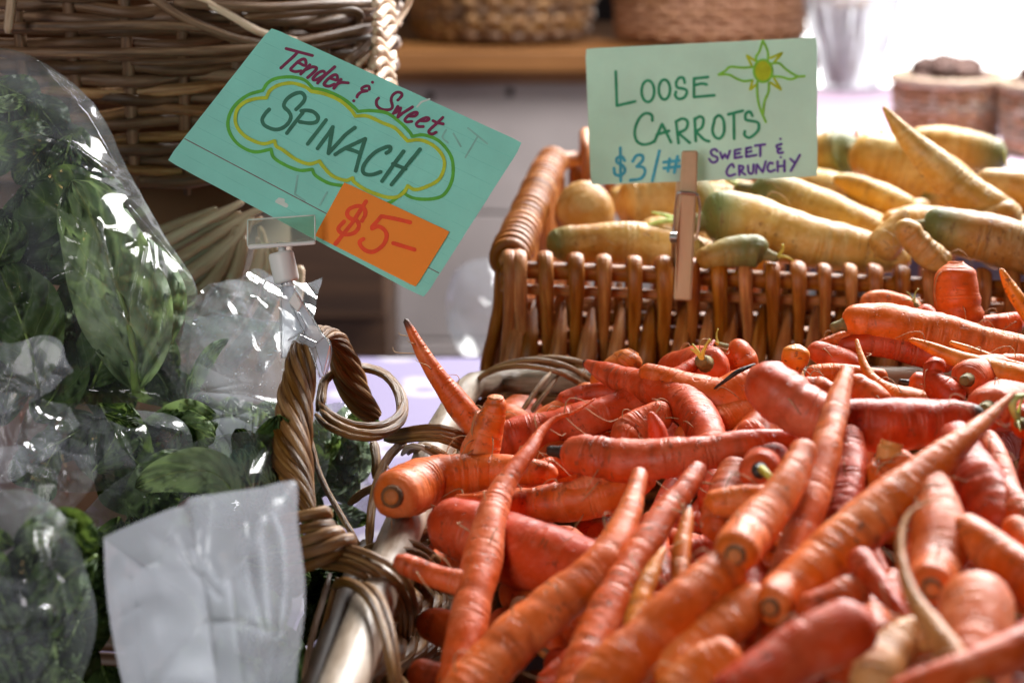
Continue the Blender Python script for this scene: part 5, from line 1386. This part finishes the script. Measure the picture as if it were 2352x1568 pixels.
word('flower_petals', [[(790, 440), (780, 345), (840, 250), (900, 60)], [(900, 60), (970, 200), (995, 300), (990, 440)], [(760, 530), (540, 545), (320, 530), (230, 600), (110, 670)], [(110, 670), (290, 670), (430, 740), (560, 785), (700, 770)],
     [(1040, 470), (1190, 465), (1300, 560), (1430, 650), (1540, 700), (1650, 695)], [(1540, 700), (1400, 750), (1230, 710), (1070, 700)], [(800, 800), (800, 1000), (830, 1200), (890, 1370), (955, 1515)], [(1010, 820), (1000, 980), (930, 1150), (905, 1370)], ell(905, 603, 165, 198)], 40, M['ink_bright'], Jq, 4.48, zs2, 0.0006, lc)

# clothespin: two wooden arms and a wire spring
pg = thing('clothespin', P(1570, 600, 1.03), 'wooden clothespin holding the loose carrots card on the basket rim', 'clothespin')
def arm(vpts, z, zt_, nm):
    n = len(vpts)
    v = [P(x, y, zz) for (x, y, zz) in vpts] + [P(x, y, zz + zt_) for (x, y, zz) in vpts]
    f = [tuple(range(n)), tuple(range(n, 2 * n))[::-1]] + [(i, n + i, n + (i + 1) % n, (i + 1) % n) for i in range(n)]
    bevel(build(nm, v, f, M['peg'], pg, False), 0.0012, 3)
arm([(1566, 346, 1.026), (1603, 346, 1.026), (1600, 450, 1.022), (1594, 560, 1.020), (1588, 690, 1.029), (1547, 688, 1.029), (1554, 560, 1.020), (1560, 450, 1.022)], 0, 0.007, 'front_arm')
arm([(1556, 352, 1.0425), (1592, 352, 1.0425), (1588, 460, 1.043), (1580, 560, 1.048), (1570, 690, 1.078), (1538, 690, 1.078), (1542, 560, 1.048), (1550, 460, 1.043)], 0, 0.007, 'back_arm')
for k in range(4):
    a = np.linspace(0, 2 * math.pi, 20)
    q = [P(1547 + 7 * math.cos(t) * 0.5 - 3, 545 + 22 * 0.5 * math.sin(t), 1.034 + 0.004 * math.cos(t) + 0.0) + np.array((0.0012 * k, 0, 0)) for t in a]
    rod('spring_coil', q, 0.0007, M['steel'], pg, 6, 24)
rod('spring_wire', [P(1558, 440, 1.024), P(1552, 470, 1.028), P(1546, 530, 1.034)], 0.0007, M['steel'], pg, 6, 14)
rod('spring_wire', [P(1556, 442, 1.0205), P(1580, 444, 1.0205), P(1602, 446, 1.0205)], 0.0009, M['steel'], pg, 6, 10)
rod('spring_wire', [P(1603, 446, 1.022), P(1607, 480, 1.028), P(1602, 535, 1.034), P(1596, 552, 1.034)], 0.0008, M['steel'], pg, 6, 14)
# ------------------------------------------------------------------ bagged spinach
def tri(x):
    x = x - math.floor(x)
    return 1 - abs(2 * x - 1)

def dist_poly(q, pts):
    best = np.full(len(q), 1e9)
    for a, b_ in zip(pts[:-1], pts[1:]):
        a = np.array(a, float); d = np.array(b_, float) - a
        t = np.clip(((q - a) @ d) / (d @ d + 1e-9), 0, 1)
        best = np.minimum(best, np.linalg.norm(q - a - t[:, None] * d, axis=1))
    return best

def ntri(x):
    x = x - np.floor(x)
    return 1 - np.abs(2 * x - 1)

def nnoise(q, sx, sy, w_):
    return np.array([mn.noise((x * sx, y * sy, w_)) for x, y in q])

def PV(x, y, z):
    xc = (x - CX) / F * z; yc = -(y - CY) / F * z
    return np.stack([xc, z * CP + yc * SP, CAMZ - z * SP + yc * CP], axis=1)

def bag(name, label, outline, z0, thick, mat, seed, crumple=0.002, lam=60, folds=(), rings=110, na=330, zslope=0.0, cat='bag', centre=None, back=0.7, edge=1.5, group=None, lines=14, line_h=0.0022, pinch=None):
    """film bag: traced outline blown up to real thickness front and back, with creased folds"""
    R_ = random.Random(seed)
    o = catmull(np.array(list(outline) + [outline[0]], float), na + 1)[:-1]
    c = np.array(centre, float) if centre else o.mean(axis=0)
    dirs = [(math.cos(a), math.sin(a), lam * R_.uniform(0.6, 2.2), R_.random(), R_.uniform(0.4, 1.0)) for a in [R_.uniform(0, math.pi) for _ in range(6)]]
    folds = list(folds)
    ext = np.abs(o - c).mean()
    # fine creases: straight or slightly bent, many of them fanning from a few pinched spots
    pin = pinch or [tuple(o[R_.randrange(na)] * 0.75 + c * 0.25) for _ in range(3)]
    for i in range(lines):
        if i % 3 < 2:
            p0 = np.array(R_.choice(pin)) + np.array((R_.uniform(-14, 14), R_.uniform(-14, 14))); a = math.atan2(c[1] - p0[1], c[0] - p0[0]) + R_.uniform(-1.2, 1.2)
        else:
            p0 = c + np.array((R_.uniform(-1, 1), R_.uniform(-1, 1))) * ext; a = R_.uniform(0, 6.28)
        L_ = ext * R_.uniform(0.5, 1.5)
        p2 = p0 + L_ * np.array((math.cos(a), math.sin(a))); p1 = (p0 + p2) / 2 + L_ * 0.10 * np.array((R_.uniform(-1, 1), R_.uniform(-1, 1)))
        folds.append(([tuple(p0), tuple(p1), tuple(p2)], line_h * R_.uniform(0.35, 1.2), R_.uniform(4.0, 9.0)))
    def height(q):
        h = np.zeros(len(q))
        wob = nnoise(q, 0.005, 0.005, seed * 1.1)
        for dx, dy, l_, ph, am in dirs:
            h += am * (ntri((q[:, 0] * dx + q[:, 1] * dy) / l_ + ph + wob * 1.1) - 0.5)
        h *= crumple / 2.4
        h += crumple * 0.6 * nnoise(q, 0.011, 0.011, seed * 2.3)
        for pts, hh, sg in folds:
            h += hh * np.exp(-dist_poly(q, pts) / sg)
        return h
    out = []
    for side in (0, 1):
        for i in range(rings + 1):
            if side == 1 and i == 0: continue
            s = 1 - i / rings
            q = c + (o - c) * s
            if s > 0.9:
                q = q + edge * np.array([(mn.noise((j * 0.35, seed, 0.3)), mn.noise((j * 0.35, seed, 7.3))) for j in range(na)]) * (s - 0.9) * 10
            pr = 1 - s ** 2.2
            out.append(np.c_[q, np.full(na, s), np.full(na, pr), np.full(na, side)])
    A_ = np.vstack(out)
    q = A_[:, :2]; s = A_[:, 2]; pr = A_[:, 3]; sd_ = A_[:, 4]
    fr = np.minimum(1.0, (1 - s) * 6 + 0.25 * (sd_ == 0))
    h = np.zeros(len(q))
    i0 = sd_ == 0
    h[i0] = height(q[i0])
    h[~i0] = -crumple * 1.4 * nnoise(q[~i0], 0.011, 0.011, seed * 5.3)
    z = z0 + zslope * (q[:, 1] - c[1]) + np.where(i0, -thick * pr - h * fr, back * thick * pr + h * fr)
    v = PV(q[:, 0], q[:, 1], z)
    f = []
    nf = (rings + 1) * na
    for i in range(rings):
        for j in range(na):
            jn = (j + 1) % na
            f.append((i * na + j, (i + 1) * na + j, (i + 1) * na + jn, i * na + jn))
    for i in range(rings - 1):
        for j in range(na):
            jn = (j + 1) % na
            f.append((nf + i * na + j, nf + i * na + jn, nf + (i + 1) * na + jn, nf + (i + 1) * na + j))
    for j in range(na):
        jn = (j + 1) % na
        f.append((j, jn, nf + jn, nf + j))
    b_ = build(name, v, f, mat)
    tag(b_, label, cat, group)
    return b_

def film_sheet(name, mat, parent, grid, z0, amp, lam, seed, nx=110, ny=80, lines=14):
    """crumpled loose sheet of film between a traced upper and lower edge"""
    R_ = random.Random(seed)
    nx, ny = 110, 80
    top, bot = [catmull(np.array(g_, float), nx + 1) for g_ in grid]
    t = np.linspace(0, 1, ny + 1)
    q = (top[None, :, :] * (1 - t)[:, None, None] + bot[None, :, :] * t[:, None, None]).reshape(-1, 2)
    c = q.mean(axis=0); ext = np.abs(q - c).mean(axis=0)
    dirs = [(math.cos(a), math.sin(a), lam * R_.uniform(0.4, 1.8), R_.random(), R_.uniform(0.4, 1)) for a in [R_.uniform(0, 3.14) for _ in range(6)]]
    h = np.zeros(len(q))
    wob = nnoise(q, 0.006, 0.006, seed)
    for dx, dy, l_, ph, am in dirs:
        h += am * (ntri((q[:, 0] * dx + q[:, 1] * dy) / l_ + ph + wob) - 0.5)
    h *= amp / 2.4
    pin = [c + ext * np.array((R_.uniform(-1.6, 1.6), R_.uniform(-1.2, 1.2))) for _ in range(3)]
    for i in range(lines):
        p0 = pin[i % 3] + np.array((R_.uniform(-12, 12), R_.uniform(-12, 12))); a = R_.uniform(0, 6.28); L_ = ext.mean() * R_.uniform(0.5, 1.8)
        p2 = p0 + L_ * np.array((math.cos(a), math.sin(a) * 0.8))
        h += R_.uniform(-1, 1) * 0.0020 * np.exp(-dist_poly(q, [tuple(p0), tuple((p0 + p2) / 2 + np.array((R_.uniform(-8, 8), R_.uniform(-8, 8)))), tuple(p2)]) / R_.uniform(4, 9))
    qq = q + np.c_[nnoise(q, 0.02, 0.02, 3.0), nnoise(q, 0.02, 0.02, 9.0)] * 9
    v = PV(qq[:, 0], qq[:, 1], z0 + h)
    f = [(j * (nx + 1) + i, j * (nx + 1) + i + 1, (j + 1) * (nx + 1) + i + 1, (j + 1) * (nx + 1) + i) for j in range(ny) for i in range(nx)]
    return build(name, v, f, mat, parent)

def leaf(pts, wd, label, group=None, mat='leaf', fold=0.004, curl=0.0, seed=1, pucker=0.0026, stem=True, tilt=0.0, stemw=0.026):
    """spinach leaf from stalk to tip; pts (x, y, z) with z the view depth; wd its width in view pixels"""
    a = np.array(pts, float)
    nv_, nu = 24, 17
    q = catmull(a, nv_)
    t2 = np.gradient(q[:, :2], axis=0); t2 /= np.linalg.norm(t2, axis=1)[:, None] + 1e-9
    nr = np.c_[-t2[:, 1], t2[:, 0]]
    v, uvv = [], []
    for i in range(nv_):
        s = i / (nv_ - 1)
        pw = (s ** 0.65) * ((1 - s) ** 0.55) * 1.9
        pw = max(0.03, pw * (1 - 0.10 * math.sin(7 * s + seed)))
        for j in range(nu):
            u = 2 * j / (nu - 1) - 1
            ww = wd / 2 * pw * u * (1 + 0.06 * mn.noise((s * 6, u * 2, seed)))
            x, y = q[i, :2] + nr[i] * ww
            z = q[i, 2] + fold * abs(u) ** 1.4 * pw + tilt * u * pw + curl * (s - 0.5) ** 2 + pucker * mn.noise((x * 0.03, y * 0.03, seed * 1.7)) * 2.6 + pucker * mn.noise((x * 0.09, y * 0.09, seed * 1.1)) + pucker * 1.2 * math.sin(s * 22 + seed) * max(0.0, abs(u) - 0.55) * 2
            z += pucker * 0.7 * math.sin((s * 6 - abs(u) * 2.2) * 2 * math.pi)
            v.append(P(x, y, z)); uvv.append((u, s))
    f, uv = [], []
    for i in range(nv_ - 1):
        for j in range(nu - 1):
            k = (i * nu + j, i * nu + j + 1, (i + 1) * nu + j + 1, (i + 1) * nu + j)
            f.append(k); uv += [uvv[x] for x in k]
    root = thing('spinach_leaf', np.array(v).mean(axis=0), label, 'leaf', group)
    build('blade', v, f, M[mat], root, True, uv)
    if stem:
        rr = np.array([P(x, y, z - 0.0006) for x, y, z in q[:int(nv_ * 0.85)]])
        vv, ff, uv2 = tube(rr, np.linspace(wd * stemw, wd * 0.006, len(rr)) / F * q[0, 2], 8)
        build('midrib', vv, ff, M['stem'], root)
    return root

def leaf_fill(n, inside, z, label, group, seed, size=(55, 105), mats=('leaf', 'leaf_mid', 'leaf_mid', 'leaf_pale')):
    R_ = random.Random(seed); k = 0
    x0, x1, y0, y1 = inside[:4]
    while k < n:
        x, y = R_.uniform(x0, x1), R_.uniform(y0, y1)
        if len(inside) > 4 and not inside[4](x, y): continue
        a = R_.uniform(0, 6.28); L_ = R_.uniform(*size); zz = z + R_.uniform(-.012, .012); b_ = R_.uniform(-.4, .4)
        leaf([(x - math.cos(a) * L_, y - math.sin(a) * L_, zz + R_.uniform(-.006, .012)), (x + math.sin(a) * L_ * b_, y - math.cos(a) * L_ * b_, zz), (x + math.cos(a) * L_, y + math.sin(a) * L_, zz + R_.uniform(-.006, .012))],
             L_ * R_.uniform(1.1, 1.7), label, group, seed=seed + k, fold=R_.uniform(-.010, .012), tilt=R_.uniform(-.015, .015), pucker=.0038, mat=R_.choice(mats))
        k += 1

# hidden shallow basket that carries the bags
sb = thing('spinach_basket', (-0.28, 0.78, TZ), 'low willow tray under the heap of bagged spinach', 'tray')
for k in range(3):
    zz = TZ + 0.012 + 0.0105 * k
    rod('willow_rod', [(-0.48, 0.46, zz), (-0.100, 0.46, zz), (-0.082, 0.52, zz), (-0.068, 0.80, zz), (-0.09, 0.90, zz), (-0.13, 0.93, zz), (-0.40, 0.96, zz), (-0.52, 0.93, zz), (-0.54, 0.55, zz)], 0.0048, M['crate'], sb, 7, 60, 0.1)
for k in range(12):  # rods added as a dark mass where the gap lies in shade
    rod('willow_rod', [(-0.105, 0.44, TZ + 0.02 + 0.0105 * k), (-0.086, 0.52, TZ + 0.02 + 0.0105 * k), (-0.066, 0.82, TZ + 0.02 + 0.0105 * k)], 0.0052, M['crate'], sb, 7, 30, 0.1)
vv, ff = box((-0.31, 0.73, TZ + 0.008), (0.38, 0.42, 0.012)); build('base', vv, ff, W, sb, False)

# --- leaves of the tall bag
LB = 'dark spinach leaf packed inside the tall clear bag'; GB = 'leaves in the tall bag'
leaf([(312, 900, .892), (300, 760, .880), (255, 620, .876), (205, 490, .882), (165, 415, .893)], 270, 'large pale spinach leaf with a thick bent midrib pressed against the tall bag', mat='leaf_pale', seed=3, fold=0.008, pucker=0.0048, stemw=0.042)
leaf([(255, 650, .905), (200, 560, .90), (120, 480, .90), (60, 430, .905)], 330, LB, GB, seed=4)
leaf([(385, 800, .900), (380, 700, .897), (350, 610, .895), (310, 540, .897)], 120, 'narrow pale spinach leaf beside the large pale one in the tall bag', mat='leaf_pale', seed=8, fold=0.008)
leaf([(-30, 640, .890), (0, 590, .884), (20, 540, .882), (10, 500, .886)], 110, 'small round spinach leaf at the edge of the tall bag', mat='leaf', seed=6)
leaf([(90, 890, .895), (70, 800, .886), (30, 690, .882), (-10, 600, .886)], 230, LB, GB, mat='leaf', seed=7)
leaf([(210, 890, .900), (240, 820, .894), (280, 740, .893), (300, 660, .895)], 180, LB, GB, seed=9)
leaf([(-40, 350, .90), (40, 320, .895), (120, 300, .90)], 110, LB, GB, mat='leaf', seed=10)
leaf([(-60, 215, .89), (0, 240, .888), (60, 225, .89)], 50, 'olive spinach leaf near the mouth of the tall bag', mat='leaf_pale', seed=11)
for i, (x, y, a, L_) in enumerate(((40, 215, 0.5, 60), (110, 270, 0.9, 70), (170, 340, 0.8, 75), (90, 350, 2.2, 90), (215, 430, 1.0, 80), (20, 300, 1.6, 80), (150, 420, 0.4, 90))):
    leaf([(x - math.cos(a) * L_, y - math.sin(a) * L_, .925), (x, y, .918), (x + math.cos(a) * L_, y + math.sin(a) * L_, .925)], 110, LB, GB, seed=170 + i, fold=.005)
rl = random.Random(5)
leaf_fill(46, (-30, 380, 200, 890, lambda x, y: x < 60 + (y - 180) * 0.62), .918, LB, GB, 300)
fan = [([(168, 660), (205, 560), (220, 515)], .0035, 5), ([(195, 700), (215, 600), (225, 520)], .003, 4), ([(222, 515), (218, 620), (232, 690), (262, 760)], .005, 5), ([(225, 515), (250, 610), (290, 760)], .004, 4),
       ([(295, 470), (360, 545), (440, 640)], .006, 7), ([(330, 640), (322, 700), (345, 740)], .003, 4), ([(370, 620), (385, 690), (372, 760)], .004, 5), ([(0, 620), (25, 690), (55, 700)], .004, 5),
       ([(200, 900), (330, 905), (420, 920)], .003, 5), ([(300, 905), (380, 930), (420, 905)], .003, 4), ([(60, 300), (160, 330), (260, 400)], .003, 8), ([(100, 160), (200, 260), (270, 380)], .003, 8), ([(420, 700), (405, 800), (425, 900)], .003, 5)]
bag('plastic_bag', 'tall clear plastic bag of spinach leaning on the willow basket', [(-60, 150), (-20, 112), (60, 124), (150, 178), (230, 258), (285, 372), (322, 440), (388, 556), (440, 632), (452, 680), (440, 760), (428, 870), (424, 955), (300, 945), (160, 925), (40, 905), (-60, 880), (-90, 600), (-90, 300)],
    .900, .045, M['film'], 11, .0024, 150, fan, centre=(180, 560), back=0.9)

# --- bag behind, with the bright crumpled mouth
LM = 'spinach leaf in the wet bag behind the rope handle'; GM = 'leaves in the wet bag'
leaf([(405, 965, .920), (440, 890, .914), (485, 810, .912), (525, 778, .916)], 46, 'pale green leaf stalk end pointing up in the wet bag', mat='leaf_pale', seed=31, fold=0.003)
leaf_fill(20, (430, 740, 930, 1170), .932, LM, GM, 700, (45, 80))
wb = bag('plastic_bag', 'wet clear plastic bag of spinach with a crumpled mouth behind the rope handle', [(425, 735), (520, 720), (600, 735), (655, 745), (700, 800), (745, 900), (760, 1010), (735, 1120), (640, 1180), (500, 1170), (400, 1100), (372, 1000), (395, 880), (410, 800)], .925, .040, M['wet_film'], 23, .003, 110,
    [([(470, 900), (560, 905), (640, 930)], .003, 5), ([(380, 1010), (500, 960), (640, 930)], .004, 5), ([(560, 1040), (610, 1010), (640, 1050)], .005, 4), ([(580, 1060), (640, 1030)], .004, 4)])
film_sheet('crumpled_mouth', M['crumpled'], wb, ([(440, 690), (480, 655), (540, 640), (600, 615), (650, 640), (700, 650), (742, 632)], [(415, 780), (460, 770), (520, 765), (580, 770), (640, 775), (690, 770), (715, 760)]), .935, .009, 120, 5, 70, 40)
film_sheet('crumpled_mouth', M['crumpled'], wb, ([(470, 680), (520, 640), (580, 650), (640, 625), (700, 660)], [(440, 800), (500, 790), (560, 795), (620, 800), (680, 790)]), .955, .009, 110, 9, 60, 40)

# bag seen through the handle
leaf_fill(12, (720, 840, 960, 1190), .962, 'spinach leaf in the bag seen through the loop of the handle', 'leaves in the bag beyond the handle', 800, (40, 65))
bag('plastic_bag', 'clear bag of spinach seen through the loop of the rope handle', [(725, 935), (790, 925), (840, 960), (858, 1060), (850, 1160), (800, 1220), (730, 1210), (700, 1100)], .955, .022, M['film'], 29, .004, 40, [([(750, 940), (840, 1005)], .004, 4)])

# --- bag in the middle front with olive leaves
LC = 'olive green spinach leaf in the bag behind the milky bag'; GC = 'leaves in the middle bag'
leaf([(560, 1180, .812), (520, 1110, .812), (470, 1080, .814), (380, 1090, .816), (310, 1120, .818)], 120, 'broad olive spinach leaf lying flat against the bag behind the milky one', mat='leaf_pale', seed=71, fold=0.004)
leaf([(600, 1160, .812), (570, 1100, .815), (555, 1060, .818), (540, 1030, .82)], 90, LC, GC, seed=72, mat='leaf_pale')
leaf([(640, 1140, .815), (605, 1080, .815), (580, 1040, .818), (565, 1020, .82)], 46, LC, GC, seed=73, mat='leaf_pale')
leaf_fill(34, (200, 650, 1030, 1430, lambda x, y: y > 1180 - (x - 180) * 0.35), .836, LC, GC, 400)
bag('plastic_bag', 'clear bag of olive spinach lying behind the milky white bag', [(180, 1190), (260, 1110), (380, 1040), (500, 1000), (600, 995), (650, 1040), (665, 1130), (680, 1250), (690, 1400), (600, 1500), (350, 1500), (180, 1440), (150, 1300)], .825, .048, M['film'], 37, .002, 130,
    [([(260, 1235), (330, 1225), (440, 1200), (540, 1170)], .004, 10), ([(240, 1215), (300, 1190)], .004, 4), ([(330, 1140), (420, 1060)], .003, 6)])
leaf([(240, 950, .84), (270, 960, .835), (300, 970, .835), (322, 975, .84)], 34, 'curled spinach leaf edge between the tall bag and the crumpled one', seed=99)
leaf_fill(22, (70, 430, 940, 1100), .876, 'spinach leaf in the small bag between the tall bag and the twisted mouth', 'leaves in the small bag', 600)
bag('plastic_bag', 'small clear bag of spinach lying between the tall bag and the twisted mouth', [(60, 940), (160, 925), (300, 940), (400, 955), (440, 1000), (430, 1070), (340, 1100), (200, 1130), (90, 1110), (40, 1030)], .868, .030, M['film'], 67, .003, 70, [([(200, 955), (320, 965), (420, 990)], .003, 4)])
# --- crumpled bag mouth at the left and the bag below it
kb = bag('plastic_bag', 'round clear bag of spinach with a twisted glossy mouth under the tall bag', [(-60, 1150), (0, 1125), (70, 1130), (130, 1165), (170, 1220), (195, 1300), (218, 1380), (220, 1450), (200, 1530), (160, 1600), (60, 1640), (-80, 1620), (-120, 1400)], .700, .045, M['film'], 41, .003, 140,
    [([(40, 1370), (50, 1400), (110, 1405)], .006, 6), ([(0, 1445), (55, 1440), (62, 1420)], .006, 6), ([(0, 1320), (60, 1340), (90, 1330)], .004, 6), ([(120, 1250), (150, 1350), (160, 1450)], .004, 8), ([(90, 1200), (100, 1320)], .004, 6)], centre=(60, 1380))
leaf_fill(26, (-30, 180, 1180, 1600, lambda x, y: x < 120 + (y - 1180) * 0.3), .714, 'spinach leaf in the round bag with the twisted mouth', 'leaves in the round bag', 500)
film_sheet('twisted_mouth', M['crumpled'], kb, ([(-40, 790), (40, 785), (100, 772), (140, 790), (165, 850)], [(-40, 960), (20, 950), (70, 930), (110, 900), (165, 856)]), .76, .007, 190, 13, 70, 44)
film_sheet('twisted_mouth', M['crumpled'], kb, ([(-40, 900), (20, 905), (80, 915), (130, 925), (160, 940)], [(-40, 1120), (40, 1100), (100, 1060), (150, 1010), (185, 975)]), .75, .008, 170, 17, 70, 50)
film_sheet('twisted_mouth', M['crumpled'], kb, ([(-40, 1030), (40, 1020), (120, 1030), (190, 1045), (232, 1045)], [(-40, 1190), (30, 1170), (90, 1165), (145, 1190), (210, 1120)]), .735, .008, 170, 19, 70, 50)

for i in range(40):
    x, y = rl.uniform(150, 800), rl.uniform(1250, 1640)
    if x > 800 - (y - 1250) * 0.25: continue
    a = rl.uniform(0, 6.28); L_ = rl.uniform(70, 110); zz = .80 - .0001 * (y - 1280) + (.025 if x > 640 else 0)
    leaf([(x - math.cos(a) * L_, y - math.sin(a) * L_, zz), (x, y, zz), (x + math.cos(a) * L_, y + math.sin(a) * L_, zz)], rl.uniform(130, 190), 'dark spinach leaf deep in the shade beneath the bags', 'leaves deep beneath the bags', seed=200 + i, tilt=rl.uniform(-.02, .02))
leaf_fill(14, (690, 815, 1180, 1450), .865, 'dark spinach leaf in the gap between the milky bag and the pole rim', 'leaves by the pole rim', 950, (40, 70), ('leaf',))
# --- milky bag in front
g_f = [([(300, 1330), (315, 1450), (340, 1600)], .0022, 9), ([(390, 1210), (360, 1290), (330, 1300)], .002, 8), ([(440, 1200), (470, 1350), (500, 1600)], .0018, 9), ([(600, 1190), (615, 1300), (625, 1450)], .006, 10), ([(625, 1150), (655, 1230), (662, 1330), (650, 1450)], .006, 9),
       ([(480, 1150), (470, 1300)], .002, 8), ([(530, 1330), (560, 1600)], .0015, 10), ([(560, 1200), (580, 1350), (610, 1450)], .003, 9)]
bag('plastic_bag', 'milky white translucent plastic bag standing in front of the rattan basket', [(238, 1233), (300, 1205), (380, 1172), (420, 1160), (440, 1142), (520, 1130), (600, 1118), (650, 1106), (682, 1112), (684, 1200), (700, 1330), (698, 1420), (684, 1520), (672, 1620), (640, 1700), (330, 1720), (290, 1600), (262, 1480), (244, 1360)],
    .665, .032, M['milky'], 53, .0024, 320, g_f, lines=5, centre=(480, 1400), edge=1.0)

# empty bag hanging in the shade behind the table
bag('plastic_bag', 'empty clear plastic bag hanging in the shade behind the lavender table', [(1022, 690), (1045, 625), (1090, 598), (1150, 600), (1180, 660), (1185, 760), (1150, 830), (1080, 830), (1035, 770)], 1.78, .03, M['film'], 61, .003, 120, ())
